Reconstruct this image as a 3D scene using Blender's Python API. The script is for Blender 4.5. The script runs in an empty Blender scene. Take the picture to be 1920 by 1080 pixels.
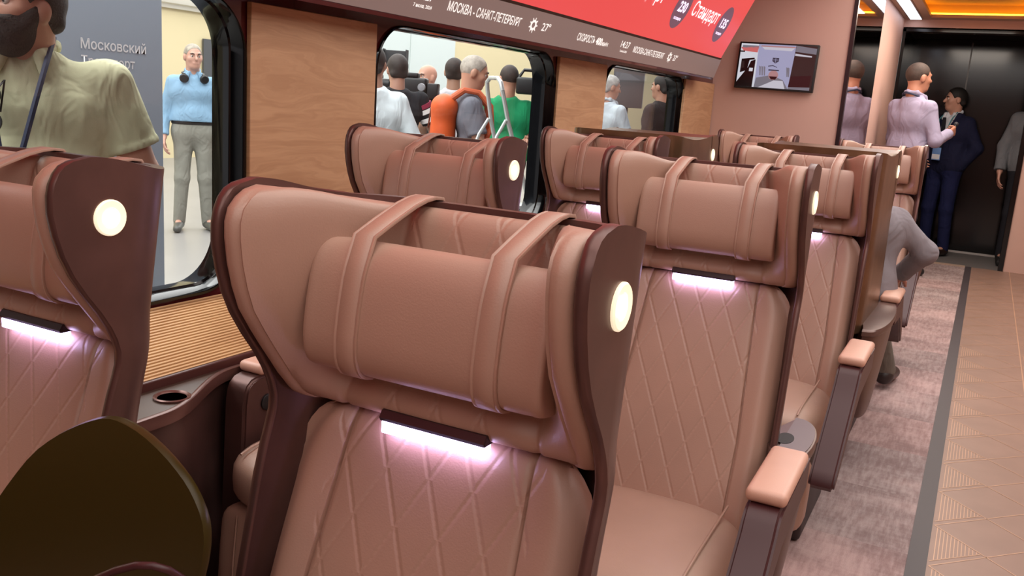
import bpy, bmesh, math, random
import numpy as np
from mathutils import Vector, Matrix
random.seed(4)
SC = bpy.context.scene
COL = SC.collection
PI = math.pi
R = math.radians

# ------------------------------------------------------------------ camera
F_PX = 1682.36
yaw, pitch, roll = R(27.03), R(11.83), R(4.013)
fw = Vector((-math.sin(yaw)*math.cos(pitch), math.cos(yaw)*math.cos(pitch), -math.sin(pitch)))
rt0 = Vector((math.cos(yaw), math.sin(yaw), 0)); up0 = rt0.cross(fw)
rt = rt0*math.cos(roll) + up0*math.sin(roll); up = up0*math.cos(roll) - rt0*math.sin(roll)
cd = bpy.data.cameras.new('camera'); cam = bpy.data.objects.new('camera', cd); COL.objects.link(cam)
cd.sensor_width = 36; cd.lens = F_PX/1920*36; cd.clip_start = 0.02; cd.clip_end = 200
m = Matrix((rt, up, -fw)).transposed().to_4x4(); m.translation = (0, 0, 1.35)
cam.matrix_world = m
SC.camera = cam

# ------------------------------------------------------------------ world, lights, exposure
w = bpy.data.worlds.new('world'); SC.world = w; w.use_nodes = True
w.node_tree.nodes['Background'].inputs[0].default_value = (0.95, 0.90, 0.92, 1)
w.node_tree.nodes['Background'].inputs[1].default_value = 0.9
SC.view_settings.view_transform = 'Standard'; SC.view_settings.look = 'None'
SC.view_settings.exposure = 0.0; SC.view_settings.gamma = 1.0; SC.view_settings.use_curve_mapping = False

def area(name, loc, sx, sy, power, col, rot=(0, 0, 0)):
    l = bpy.data.lights.new(name, 'AREA'); l.shape = 'RECTANGLE'; l.size = sx; l.size_y = sy
    l.energy = power; l.color = col
    o = bpy.data.objects.new(name, l); COL.objects.link(o); o.location = loc; o.rotation_euler = rot
    return o
for y, p in ((-1.0, 32), (1.2, 38), (3.4, 41), (5.6, 60)):
    area('ceiling_light', (0.35, y, 2.46), 2.6, 2.0, p, (1.0, 0.95, 0.91))
area('corridor_light', (-0.3, 8.3, 2.38), 0.7, 2.2, 48, (1.0, 0.88, 0.76))
area('hall_light', (-7.5, 6.5, 5.6), 9, 14, 1700, (1.0, 0.98, 0.93))
area('hall_light', (-3.4, 1.6, 4.2), 2.0, 5, 260, (1.0, 0.98, 0.94))
area('hall_light', (-8.5, 22, 6.0), 8, 16, 1500, (1.0, 0.98, 0.93))  # fill lamp added to brighten the far hall wall

# ------------------------------------------------------------------ helpers
def lin(h):
    h = h.lstrip('#'); o = []
    for i in (0, 2, 4):
        c = int(h[i:i+2], 16)/255
        o.append(c/12.92 if c <= 0.04045 else ((c+0.055)/1.055)**2.4)
    return (*o, 1)
MATS = {}
class NT:
    """tiny node-tree writer"""
    def __init__(s, mat): s.t = mat.node_tree; s.n = s.t.nodes; s.l = s.t.links
    def node(s, typ, **kw):
        n = s.n.new(typ)
        for k, v in kw.items(): setattr(n, k, v)
        return n
    def put(s, inp, v):
        if hasattr(v, 'outputs'): v = v.outputs[0]
        if isinstance(v, bpy.types.NodeSocket): s.l.new(v, inp)
        else: inp.default_value = v
    def math(s, op, a, b=0.0, c=0.0, clamp=False):
        n = s.node('ShaderNodeMath', operation=op, use_clamp=clamp)
        for i, v in enumerate((a, b, c)): s.put(n.inputs[i], v)
        return n.outputs[0]
    def mix(s, f, a, b):
        n = s.node('ShaderNodeMix', data_type='RGBA')
        s.put(n.inputs[0], f); s.put(n.inputs[6], a); s.put(n.inputs[7], b)
        return n.outputs[2]
    def noise(s, vec, scale, detail=3, rough=0.5):
        n = s.node('ShaderNodeTexNoise'); s.put(n.inputs['Vector'], vec)
        n.inputs['Scale'].default_value = scale; n.inputs['Detail'].default_value = detail; n.inputs['Roughness'].default_value = rough
        return n.outputs[0]
    def mapv(s, vec, sc=(1, 1, 1), rot=(0, 0, 0), loc=(0, 0, 0)):
        n = s.node('ShaderNodeMapping'); s.put(n.inputs[0], vec)
        n.inputs['Scale'].default_value = sc; n.inputs['Rotation'].default_value = rot; n.inputs['Location'].default_value = loc
        return n.outputs[0]
    def ramp(s, f, a, b, lo=0.0, hi=1.0):
        n = s.node('ShaderNodeMapRange', interpolation_type='SMOOTHSTEP'); s.put(n.inputs[0], f)
        n.inputs[1].default_value = lo; n.inputs[2].default_value = hi; n.inputs[3].default_value = a; n.inputs[4].default_value = b
        return n.outputs[0]
    def bump(s, h, dist, strength=1.0):
        n = s.node('ShaderNodeBump'); s.put(n.inputs['Height'], h); n.inputs['Distance'].default_value = dist; n.inputs['Strength'].default_value = strength
        return n.outputs[0]
    def coord(s): return s.node('ShaderNodeTexCoord').outputs['Object']
    def xyz(s, v):
        n = s.node('ShaderNodeSeparateXYZ'); s.put(n.inputs[0], v); return n.outputs

def mat(name, col='#808080', rough=0.5, metal=0.0, spec=0.5, emit=None, estr=1.0, coat=0.0, grain=0.0, gscale=200, mott=0.0, mscale=3):
    if name in MATS: return MATS[name]
    M = bpy.data.materials.new(name); M.use_nodes = True; MATS[name] = M
    t = NT(M); p = t.n['Principled BSDF']
    c = lin(col) if isinstance(col, str) else col
    p.inputs['Base Color'].default_value = c; p.inputs['Roughness'].default_value = rough; p.inputs['Metallic'].default_value = metal
    p.inputs['Specular IOR Level'].default_value = spec; p.inputs['Coat Weight'].default_value = coat
    co = t.coord() if (grain or mott) else None
    if grain: t.put(p.inputs['Normal'], t.bump(t.noise(co, gscale, 2), 0.001*grain, 0.6))
    if mott:
        f = t.ramp(t.noise(co, mscale, 4), 0, 1, 0.3, 0.7)
        t.put(p.inputs['Base Color'], t.mix(f, tuple(x*(1-mott) for x in c[:3])+(1,), tuple(min(1, x*(1+mott)) for x in c[:3])+(1,)))
    if emit:
        p.inputs['Emission Color'].default_value = lin(emit) if isinstance(emit, str) else emit; p.inputs['Emission Strength'].default_value = estr
    return M

def leather(name, col, quilt=0, xs=0.15, P=0.064, T=0.5):
    if name in MATS: return MATS[name]
    M = bpy.data.materials.new(name); M.use_nodes = True; MATS[name] = M
    t = NT(M); p = t.n['Principled BSDF']; c = lin(col)
    p.inputs['Roughness'].default_value = 0.48; p.inputs['Specular IOR Level'].default_value = 0.9
    co = t.coord(); gr = t.noise(co, 420, 2)
    base = t.mix(t.ramp(t.noise(co, 5, 3), 0, 1, 0.3, 0.7), tuple(x*0.95 for x in c[:3])+(1,), tuple(x*1.04 for x in c[:3])+(1,))
    b1 = t.bump(gr, 0.0006, 0.35)
    if quilt:
        X, Y, Z = t.xyz(co)[:3]
        ds = []
        for sg in (1, -1):
            u = t.math('DIVIDE', t.math('ADD', X, t.math('MULTIPLY', Z, sg*T)), P)
            pp = t.math('PINGPONG', u, 0.5)
            ds.append(pp)
        d = t.math('MINIMUM', ds[0], ds[1])
        ax = t.math('ABSOLUTE', X)
        inside = t.ramp(ax, 1, 0, xs-0.004, xs)
        h = t.ramp(d, 0, 1, 0.0, 0.09)
        # stitch dashes run along the seams
        dash = t.math('GREATER_THAN', t.math('PINGPONG', t.math('MULTIPLY', Z, 110), 0.5), 0.2)
        h2 = t.math('SUBTRACT', 1.0, t.math('MULTIPLY', inside, t.math('SUBTRACT', 1.0, h)))
        n = t.node('ShaderNodeBump'); t.put(n.inputs['Height'], h2); n.inputs['Distance'].default_value = 0.0024; n.inputs['Strength'].default_value = 0.38
        t.put(n.inputs['Normal'], b1)
        t.put(p.inputs['Normal'], n.outputs[0])
        line = t.math('MULTIPLY', t.math('MULTIPLY', inside, t.ramp(d, 1, 0, 0.012, 0.035)), dash)
        base = t.mix(t.math('MULTIPLY', line, 0.18), base, lin('#c9a592'))
    else:
        t.put(p.inputs['Normal'], b1)
    t.put(p.inputs['Base Color'], base)
    return M

def link(name, me, parent=None, loc=None):
    o = bpy.data.objects.new(name, me); COL.objects.link(o)
    if parent: o.parent = parent
    if loc is not None: o.location = loc
    return o
def tag(o, label, cat, group=None, kind=None):
    if label: o['label'] = label
    if cat: o['category'] = cat
    if group: o['group'] = group
    if kind: o['kind'] = kind
    return o
def thing(name, label, cat, loc=(0, 0, 0), rz=0, group=None):
    o = bpy.data.objects.new(name, None); COL.objects.link(o); o.location = loc; o.rotation_euler = (0, 0, rz)
    o.empty_display_size = 0.1
    return tag(o, label, cat, group)

class MB:
    def __init__(s): s.v = []; s.f = []; s.mi = []
    def add(s, vs, fs, mi=0):
        k = len(s.v); s.v += [tuple(x) for x in vs]; s.f += [tuple(i+k for i in f) for f in fs]; s.mi += [mi]*len(fs); return s
    def bm(s, b, mi=0, M=None):
        b.verts.ensure_lookup_table(); b.verts.index_update()
        s.add([(M @ v.co if M else v.co) for v in b.verts], [[v.index for v in f.verts] for f in b.faces], mi); b.free(); return s
    def box(s, lo, hi, bev=0.0, seg=3, mi=0, M=None):
        b = bmesh.new(); bmesh.ops.create_cube(b, size=1)
        for v in b.verts: v.co = Vector([(lo[i]+hi[i])/2 + v.co[i]*(hi[i]-lo[i]) for i in range(3)])
        if bev: bmesh.ops.bevel(b, geom=b.edges[:], offset=bev, segments=seg, profile=0.5, affect='EDGES')
        return s.bm(b, mi, M)
    def tube(s, pts, r, n=10, mi=0, cap=True):
        pts = [Vector(p) for p in pts]; rs = r if isinstance(r, (list, tuple)) else [r]*len(pts)
        rings = []; ref = None
        for i, p in enumerate(pts):
            d = (pts[min(i+1, len(pts)-1)] - pts[max(i-1, 0)]).normalized()
            if ref is None: ref = d.orthogonal().normalized()
            a = (ref - d*ref.dot(d)).normalized(); ref = a; c = d.cross(a)
            rings.append([p + (a*math.cos(2*PI*k/n) + c*math.sin(2*PI*k/n))*rs[i] for k in range(n)])
        return s.loft(rings, mi=mi, cap=cap)
    def loft(s, rings, mi=0, cap=True, closed=True):
        n = len(rings[0]); vs = [p for r in rings for p in r]; fs = []
        for i in range(len(rings)-1):
            for k in range(n if closed else n-1):
                a = i*n+k; b = i*n+(k+1) % n
                fs.append((a, b, b+n, a+n))
        if cap and closed: fs.append(tuple(range(n))[::-1]); fs.append(tuple((len(rings)-1)*n+k for k in range(n)))
        return s.add(vs, fs, mi)
    def prism(s, poly, axis, a, b, mi=0, bev=0.0, seg=2):
        """polygon in the two other axes, extruded along axis from a to b"""
        def P(u, v, w): return {'x': (w, u, v), 'y': (u, w, v), 'z': (u, v, w)}[axis]
        bm_ = bmesh.new()
        A = [bm_.verts.new(P(u, v, a)) for u, v in poly]; B = [bm_.verts.new(P(u, v, b)) for u, v in poly]
        n = len(poly)
        bm_.faces.new(A[::-1]); bm_.faces.new(B)
        for i in range(n): bm_.faces.new((A[i], A[(i+1) % n], B[(i+1) % n], B[i]))
        bmesh.ops.recalc_face_normals(bm_, faces=bm_.faces[:])
        if bev: bmesh.ops.bevel(bm_, geom=[e for e in bm_.edges if (e.verts[0] in A) == (e.verts[1] in A)], offset=bev, segments=seg, affect='EDGES')
        return s.bm(bm_, mi)
    def lathe(s, prof, c, axis=(0, 0, 1), n=24, mi=0):
        ax = Vector(axis).normalized(); a = ax.orthogonal().normalized(); b = ax.cross(a); c = Vector(c)
        rings = [[c + ax*h + (a*math.cos(2*PI*k/n)+b*math.sin(2*PI*k/n))*max(r, 1e-4) for k in range(n)] for r, h in prof]
        return s.loft(rings, mi=mi)
    def ball(s, c, r, M=None, mi=0, u=16, v=10):
        b = bmesh.new(); bmesh.ops.create_uvsphere(b, u_segments=u, v_segments=v, radius=1)
        rr = r if isinstance(r, (tuple, list)) else (r, r, r)
        T = Matrix.Translation(c) @ (M.to_4x4() if M else Matrix.Identity(4)) @ Matrix.Diagonal((*rr, 1))
        return s.bm(b, mi, T)
    def mesh(s, name, mats, smooth=40, recalc=True):
        me = bpy.data.meshes.new(name); me.from_pydata(s.v, [], s.f)
        for mm in (mats if isinstance(mats, (list, tuple)) else [mats]): me.materials.append(mm)
        me.polygons.foreach_set('material_index', s.mi)
        if recalc:
            b = bmesh.new(); b.from_mesh(me); bmesh.ops.recalc_face_normals(b, faces=b.faces[:]); b.to_mesh(me); b.free()
        if smooth:
            me.polygons.foreach_set('use_smooth', [True]*len(me.polygons)); me.set_sharp_from_angle(angle=R(smooth))
        me.update(); return me
    def obj(s, name, mats, parent=None, smooth=40, loc=None, recalc=True): return link(name, s.mesh(name, mats, smooth, recalc), parent, loc)
def struct(o): o['kind'] = 'structure'; return o

def rrect(y0, y1, z0, z1, r, n=8):
    pts = []
    for cy, cz, a0 in ((y1-r, z1-r, 0), (y0+r, z1-r, 90), (y0+r, z0+r, 180), (y1-r, z0+r, 270)):
        for k in range(n+1):
            a = R(a0+90*k/n); pts.append((cy+r*math.cos(a), cz+r*math.sin(a)))
    return pts

def text(name, body, org, xdir, ydir, mt, parent=None, width=None, height=None, size=0.1, lift=0.002, depth=0.0, bold=0.0, align='LEFT', rel=True):
    c = bpy.data.curves.new(name, 'FONT'); c.body = body; c.size = 1; c.resolution_u = 3; c.offset = bold
    tmp = bpy.data.objects.new('tmp', c); COL.objects.link(tmp)
    dg = bpy.context.evaluated_depsgraph_get(); dg.update()
    me = bpy.data.meshes.new_from_object(tmp.evaluated_get(dg)); bpy.data.objects.remove(tmp); bpy.data.curves.remove(c)
    co = np.empty(len(me.vertices)*3); me.vertices.foreach_get('co', co); co = co.reshape(-1, 3)
    x0, x1 = co[:, 0].min(), co[:, 0].max()
    sx = width/(x1-x0) if width else size; sy = height/0.73 if height else size
    X = Vector(xdir).normalized(); Y = Vector(ydir).normalized(); Z = X.cross(Y)
    off = {'LEFT': x0, 'CENTER': (x0+x1)/2, 'RIGHT': x1}[align]
    O = Vector(org)
    new = [(O + X*((p[0]-off)*sx) + Y*(p[1]*sy) + Z*lift) for p in co]
    me.vertices.foreach_set('co', np.array(new).ravel()); me.materials.clear(); me.materials.append(mt); me.update()
    me.name = name
    return link(name, me, parent)

# ------------------------------------------------------------------ signed-distance bodies (people, bags)
class SDF:
    def __init__(s, lo, hi, h):
        s.h = h; s.lo = np.array(lo, float); n = np.ceil((np.array(hi)-s.lo)/h).astype(int)+1
        s.n = n; s.f = np.full(n, 1.0, np.float32)
        s.ax = [s.lo[i]+np.arange(n[i])*h for i in range(3)]
    def _win(s, lo, hi, m):
        a = np.maximum(np.floor((np.array(lo)-m-s.lo)/s.h).astype(int), 0); b = np.minimum(np.ceil((np.array(hi)+m-s.lo)/s.h).astype(int)+1, s.n)
        if (b <= a).any(): return None
        sl = tuple(slice(a[i], b[i]) for i in range(3))
        X = s.ax[0][sl[0]][:, None, None]; Y = s.ax[1][sl[1]][None, :, None]; Z = s.ax[2][sl[2]][None, None, :]
        return sl, X, Y, Z
    def _put(s, sl, d, k, op='u'):
        a = s.f[sl]
        if op == 'u':
            h = np.clip(0.5+0.5*(a-d)/k, 0, 1); s.f[sl] = a*(1-h)+d*h-k*h*(1-h)
        elif op == 's':
            s.f[sl] = np.maximum(a, -d)
    def cone(s, a, b, ra, rb=None, k=0.02, sq=None, cut=None, op='u'):
        rb = ra if rb is None else rb; a = np.array(a, float); b = np.array(b, float); r = max(ra, rb)
        w_ = s._win(np.minimum(a, b)-r, np.maximum(a, b)+r, k+3*s.h)
        if not w_: return s
        sl, X, Y, Z = w_
        q = sq or (1, 1, 1); mid = (a+b)/2
        P = [(X-mid[0])/q[0], (Y-mid[1])/q[1], (Z-mid[2])/q[2]]
        A = (a-mid)/q; B = (b-mid)/q; D = B-A; L = max((D*D).sum(), 1e-9)
        t = np.clip(((P[0]-A[0])*D[0]+(P[1]-A[1])*D[1]+(P[2]-A[2])*D[2])/L, 0, 1)
        d = np.sqrt((P[0]-A[0]-t*D[0])**2+(P[1]-A[1]-t*D[1])**2+(P[2]-A[2]-t*D[2])**2)-(ra+t*(rb-ra))
        if sq: d = d*min(q)**0.5
        if cut is not None:
            for cp, cn in cut:
                cn = np.array(cn, float); cn /= np.linalg.norm(cn)
                d = np.maximum(d, (X-cp[0])*cn[0]+(Y-cp[1])*cn[1]+(Z-cp[2])*cn[2])
        s._put(sl, d, k, op); return s
    def ell(s, c, r, M=None, k=0.02, cut=None, op='u'):
        c = np.array(c, float); r = np.array(r, float); R_ = r.max()
        w_ = s._win(c-R_, c+R_, k+3*s.h)
        if not w_: return s
        sl, X, Y, Z = w_; x, y, z = X-c[0], Y-c[1], Z-c[2]
        if M is not None:
            x, y, z = (M[0][0]*x+M[1][0]*y+M[2][0]*z, M[0][1]*x+M[1][1]*y+M[2][1]*z, M[0][2]*x+M[1][2]*y+M[2][2]*z)
        g = np.sqrt((x/r[0])**2+(y/r[1])**2+(z/r[2])**2)
        g2 = np.sqrt((x/r[0]**2)**2+(y/r[1]**2)**2+(z/r[2]**2)**2)+1e-9
        d = g*(g-1)/g2
        if cut is not None:
            for cp, cn in cut:
                cn = np.array(cn, float); cn /= np.linalg.norm(cn)
                d = np.maximum(d, (X-cp[0])*cn[0]+(Y-cp[1])*cn[1]+(Z-cp[2])*cn[2])
        s._put(sl, d, k, op); return s
    def plane(s, p, n):
        n = np.array(n, float); n /= np.linalg.norm(n)
        d = (s.ax[0][:, None, None]-p[0])*n[0]+(s.ax[1][None, :, None]-p[1])*n[1]+(s.ax[2][None, None, :]-p[2])*n[2]
        s.f = np.maximum(s.f, d.astype(np.float32)); return s
    def mesh(s, name, mt):
        f = s.f; sg = f < 0; n0, n1, n2 = np.array(f.shape)-1
        acc = np.zeros((n0, n1, n2, 3), np.float32); cnt = np.zeros((n0, n1, n2), np.float32)
        offs = [(0, 0), (0, 1), (1, 0), (1, 1)]
        for ax in range(3):
            o = [i for i in range(3) if i != ax]
            for u, v in offs:
                st = [0, 0, 0]; st[o[0]] = u; st[o[1]] = v; en = list(st); en[ax] += 1
                A = f[st[0]:st[0]+n0, st[1]:st[1]+n1, st[2]:st[2]+n2]; B = f[en[0]:en[0]+n0, en[1]:en[1]+n1, en[2]:en[2]+n2]
                x = (A < 0) != (B < 0); t = np.where(x, A/np.where(A-B == 0, 1, A-B), 0)
                cnt += x
                for i in range(3): acc[..., i] += np.where(x, st[i]+(t if i == ax else 0), 0)
        act = cnt > 0; idx = np.full(act.shape, -1, np.int64); ii = np.argwhere(act); idx[act] = np.arange(len(ii))
        vs = (acc[act]/cnt[act][:, None]+ii)*s.h+s.lo
        quads = []
        for ax in range(3):
            o = [(ax+1) % 3, (ax+2) % 3]
            sl0 = [slice(1, -1)]*3; sl1 = [slice(1, -1)]*3; sl0[ax] = slice(0, -1); sl1[ax] = slice(1, None)
            A = sg[tuple(sl0)]; B = sg[tuple(sl1)]; x = A != B; e = np.argwhere(x); fl = A[x]
            base = e.copy(); base[:, o[0]] += 1; base[:, o[1]] += 1
            c = []
            for du, dv in ((-1, -1), (0, -1), (0, 0), (-1, 0)):
                q = base.copy(); q[:, o[0]] += du; q[:, o[1]] += dv; c.append(idx[q[:, 0], q[:, 1], q[:, 2]])
            q = np.stack(c, 1); q[~fl] = q[~fl][:, ::-1]; quads.append(q)
        q = np.concatenate(quads); q = q[(q >= 0).all(1)]
        me = bpy.data.meshes.new(name); me.vertices.add(len(vs)); me.vertices.foreach_set('co', vs.astype(np.float32).ravel())
        me.loops.add(len(q)*4); me.loops.foreach_set('vertex_index', q.ravel().astype(np.int32))
        me.polygons.add(len(q)); me.polygons.foreach_set('loop_start', np.arange(0, len(q)*4, 4, dtype=np.int32))
        me.polygons.foreach_set('use_smooth', np.ones(len(q), bool))
        me.materials.append(mt); me.update(calc_edges=True); me.validate(); return me

V = lambda *a: np.array(a, float)
def rotz(a): c, s_ = math.cos(a), math.sin(a); return np.array([[c, -s_, 0], [s_, c, 0], [0, 0, 1]])
def rotx(a): c, s_ = math.cos(a), math.sin(a); return np.array([[1, 0, 0], [0, c, -s_], [0, s_, c]])
def roty(a): c, s_ = math.cos(a), math.sin(a); return np.array([[c, 0, s_], [0, 1, 0], [-s_, 0, c]])

def person(label, P, face, H=1.75, h=0.007, pose={}, look=0.0, nod=0.0, tilt=0.0, bulk=1.0, belly=0.0, skin='#b98a72', shirt=('#9aa890', 'short'),
           trousers='#30343c', shoes='#222222', hair=('#2a221e', 'short'), beard=None, collar=False, curl=0.45, jacket=None, belt=None, hands=True,
           eyes=True, gname=None, lanyard=None, stripes=None, crop=None):
    """stands on P, faces the direction (angle from +Y, counter-clockwise seen from above)"""
    s = H/1.75
    J = dict(pelvis=V(0, 0, .95), chest=V(0, 0, 1.30), neck=V(0, -.015, 1.47), head=V(0, .015, 1.625),
             shR=V(.176, -.01, 1.392), shL=V(-.176, -.01, 1.392), elR=V(.25, -.03, 1.13), elL=V(-.25, -.03, 1.13), wrR=V(.265, .06, .885), wrL=V(-.265, .06, .885),
             hipR=V(.09, 0, .92), hipL=V(-.09, 0, .92), knR=V(.105, .02, .50), knL=V(-.105, .02, .50), anR=V(.115, -.02, .085), anL=V(-.115, -.02, .085),
             toeR=V(.145, .16, .03), toeL=V(-.145, .16, .03))
    hd = dict(R=None, L=None)
    for k_, v_ in pose.items():
        if k_ in ('handR', 'handL'): hd[k_[-1]] = v_
        else: J[k_] = V(*v_)
    J = {k_: v_*s for k_, v_ in J.items()}
    HR = rotz(look) @ rotx(nod) @ roty(tilt)
    hp = lambda x, y, z: J['head'] + HR @ (V(x, y, z)*s)
    pts = np.array(list(J.values())); lo = pts.min(0)-.26*s; hi = pts.max(0)+.24*s; lo[2] = max(lo[2], -.01) if crop is None else crop
    smin = lambda nm: SDF(lo, hi, h)
    root = thing(gname or 'person', label, 'person', P, face)
    # ---- body: one continuous skin surface
    B = smin('b')
    B.ell(hp(0, -.015, .03), V(.076, .097, .09)*s, HR, .02).ell(hp(0, .028, -.035), V(.060, .062, .082)*s, HR, .03*s)
    B.ell(hp(0, .042, -.085), V(.042, .042, .032)*s, HR, .02*s)
    B.cone(hp(0, .084, .018), hp(0, .106, -.022), .008*s, .013*s, .010)
    B.cone(hp(-.034, .077, .028), hp(.034, .077, .028), .011*s, k=.012)
    B.cone(hp(-.02, .084, -.058), hp(.02, .084, -.058), .008*s, k=.008)
    for sx in (1, -1):
        B.ell(hp(.077*sx, -.012, -.005), V(.012, .022, .033)*s, HR, .006)
        B.ell(hp(.042*sx, .055, -.02), V(.022, .022, .022)*s, HR, .02)
        B.cone(hp(.022*sx, .088, .006), hp(.042*sx, .083, .006), .011*s, k=.003, op='s') if eyes else None
    B.cone(hp(0, -.025, -.05), J['neck'], .056*s*bulk**.5, .062*s*bulk**.5, .03)
    tw = .10*bulk*s
    ch = J['chest']; pv = J['pelvis']
    shv = (J['shR']-J['shL']); shv = shv/np.linalg.norm(shv)
    B.cone(ch-shv*tw*.8, ch+shv*tw*.8, .088*s, k=.04, sq=(1, .85, 1)).cone(ch, pv, .066*s, k=.03).cone(J['shL'], J['shR'], .038*s, k=.03)
    for S in 'RL':
        sx = 1 if S == 'R' else -1
        B.cone(J['sh'+S], J['el'+S], .047*s*bulk, .040*s*bulk, .03).cone(J['el'+S], J['wr'+S], .041*s*bulk, .027*s, .012)
        B.cone(J['hip'+S], J['kn'+S], .066*s, .050*s, .02).cone(J['kn'+S], J['an'+S], .052*s, .034*s, .02).cone(J['an'+S], J['toe'+S], .035*s, .025*s, .02)
        if hands:
            d = J['wr'+S]-J['el'+S]; d = d/np.linalg.norm(d)
            nrm = V(-sx, 0, 0); c_ = curl
            if hd[S]: d = V(*hd[S][0]); d = d/np.linalg.norm(d); nrm = V(*hd[S][1]); c_ = hd[S][2]
            nrm = nrm-d*(nrm@d); nrm /= np.linalg.norm(nrm); sd = np.cross(d, nrm)*sx
            W = J['wr'+S]
            for i in range(4):
                o_ = (i-1.5)*.0205*s
                kb = W+d*(.088-.004*abs(i-1.2))*s+sd*o_
                B.cone(W+d*.012*s+sd*o_*.6, kb, .0135*s, .0115*s, .012)
                p0 = kb; dd = d.copy(); nn = nrm.copy()
                for j, L in enumerate((.043, .028, .021)):
                    L *= (1, 1.1, 1.03, .82)[i]*s
                    a_ = c_*(.7, 1.0, .8)[j]; n2 = nn*math.cos(a_)-dd*math.sin(a_); dd = dd*math.cos(a_)+nn*math.sin(a_); nn = n2
                    p1 = p0+dd*L; B.cone(p0, p1, (.0098-.001*j)*s, (.0090-.001*j)*s, .003); p0 = p1
            tb = W+d*.03*s-sd*.022*s; td = d*.72-sd*.62+nrm*.35; td /= np.linalg.norm(td)
            t1 = tb+td*.042*s; t2 = t1+(td*.8+d*.35+nrm*.25*c_)*.034*s
            B.cone(W+d*.015*s-sd*.01*s, tb, .014*s, .014*s, .012).cone(tb, t1, .0125*s, .0105*s, .006).cone(t1, t2, .0105*s, .0088*s, .004)
    sk = mat('skin_'+skin.strip('#'), skin, .5, grain=.4, mott=.06, mscale=9)
    link('body', B.mesh('body', sk), root)
    # ---- clothes
    def fabric(c, nm='cloth'):
        if nm+'_'+c.strip('#') in MATS: return MATS[nm+'_'+c.strip('#')]
        M = mat(nm+'_'+c.strip('#'), c, .85, spec=.2, mott=.05, mscale=6); t = NT(M); p = t.n['Principled BSDF']; co = t.coord()
        n1 = t.node('ShaderNodeTexNoise'); t.put(n1.inputs['Vector'], t.mapv(co, (1, 1, .55), (.5, .3, 0))); n1.inputs['Scale'].default_value = 9; n1.inputs['Detail'].default_value = 2; n1.inputs['Distortion'].default_value = 1.2
        b = t.node('ShaderNodeBump'); t.put(b.inputs['Height'], t.ramp(n1.outputs[0], 0, 1, .35, .65)); b.inputs['Distance'].default_value = .012; b.inputs['Strength'].default_value = .45
        t.put(b.inputs['Normal'], t.bump(t.noise(co, 350, 2), .0006, .6)); t.put(p.inputs['Normal'], b.outputs[0]); return M
    def top(c, sl, hem, ex, nm, opening=None):
        T = smin('t'); e = ex
        T.cone(ch-shv*tw*1.05, ch+shv*tw*1.05, .112*s+e, k=.06, sq=(1, .88, 1.05)); 
        wv = shv*.075*bulk*s
        wp = (ch*.35+pv*.65)
        T.cone(wp-wv, wp+wv, (.112+.02*belly)*s+e, k=.09, sq=(1, .88, 1.1)); T.cone(pv-wv, pv+wv, (.115)*s+e, k=.08, sq=(1, .9, 1))
        if belly: T.ell(wp+V(0, .06, .03)*s, V(.14, .12, .15)*s*belly, k=.08)
        nk = J['neck']; T.cone(nk-V(0, 0, .09)*s, ch, .085*s+e, .11*s+e, k=.06, sq=(1.15, .9, 1))
        for S in 'RL': T.cone(nk-V(0, 0, .05)*s, J['sh'+S], .046*s+e, .043*s*bulk**.5+e, k=.05)
        T.cone(nk+V(0, 0, -.05)*s, nk+V(0, 0, -.015)*s, .074*s+e, k=.05, cut=[(nk+V(0, .02, .012)*s, V(0, -.35, 1))])
        up_ = ch-pv; up_ = up_/np.linalg.norm(up_)
        T.plane(pv+V(0, 0, hem)*s, -up_)
        for S in 'RL':
            a, b = J['sh'+S], J['el'+S]
            if sl == 'short':
                q = a+(b-a)*.72; T.cone(a, q, .058*s*bulk+e, .060*s*bulk+e, .03, cut=[(q, q-a)])
                T.cone(q-(b-a)*.06, q, .0625*s*bulk+e, .0625*s*bulk+e, .004, cut=[(q, q-a), (q-(b-a)*.07, a-q)])
            else:
                wq = b+(J['wr'+S]-b)*.93; T.cone(a, b, .047*s*bulk+e, .047*s*bulk+e, .04).cone(b, wq, .048*s*bulk+e, .036*s+e, .025, cut=[(wq, wq-b)])
                T.cone(wq-(wq-b)*.12, wq, .040*s+e, .041*s+e, .006, cut=[(wq, wq-b)])
        if opening == 2: T.cone(nk+V(0, .07, .03)*s, nk+V(0, .17, -.36)*s, .075*s, .012*s, op='s')
        elif opening: T.cone(nk+V(0, .10, .02)*s, nk+V(0, .15, -.10)*s*1.0, .046*s, .008*s, op='s')
        return link(nm, T.mesh(nm, fabric(c)), root)
    if shirt: top(shirt[0], shirt[1], (shirt[2] if len(shirt) > 2 else .03), .004, 'shirt', opening=collar)
    if jacket: top(jacket, 'long', -.14, .016, 'jacket', opening=2)
    if collar and shirt:
        T = smin('c'); nk = J['neck']
        for sx in (1, -1):
            T.cone(nk+V(.062*sx*bulk**.5, -.03, .035)*s, nk+V(.052*sx, .075, .005)*s, .010*s, .013*s, .02, sq=(1, 1, 1.5)).cone(nk+V(.05*sx, .078, .0)*s, nk+V(.062*sx, .095, -.045)*s, .018*s, .011*s, .012)
        T.cone(nk+V(-.06, -.03, .035)*s, nk+V(0, -.075, .040)*s, .010*s, k=.02, sq=(1, 1, 1.5)).cone(nk+V(.06, -.03, .035)*s, nk+V(0, -.075, .040)*s, .010*s, k=.02, sq=(1, 1, 1.5))
        link('collar', T.mesh('collar', fabric(shirt[0])), root)
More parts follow.
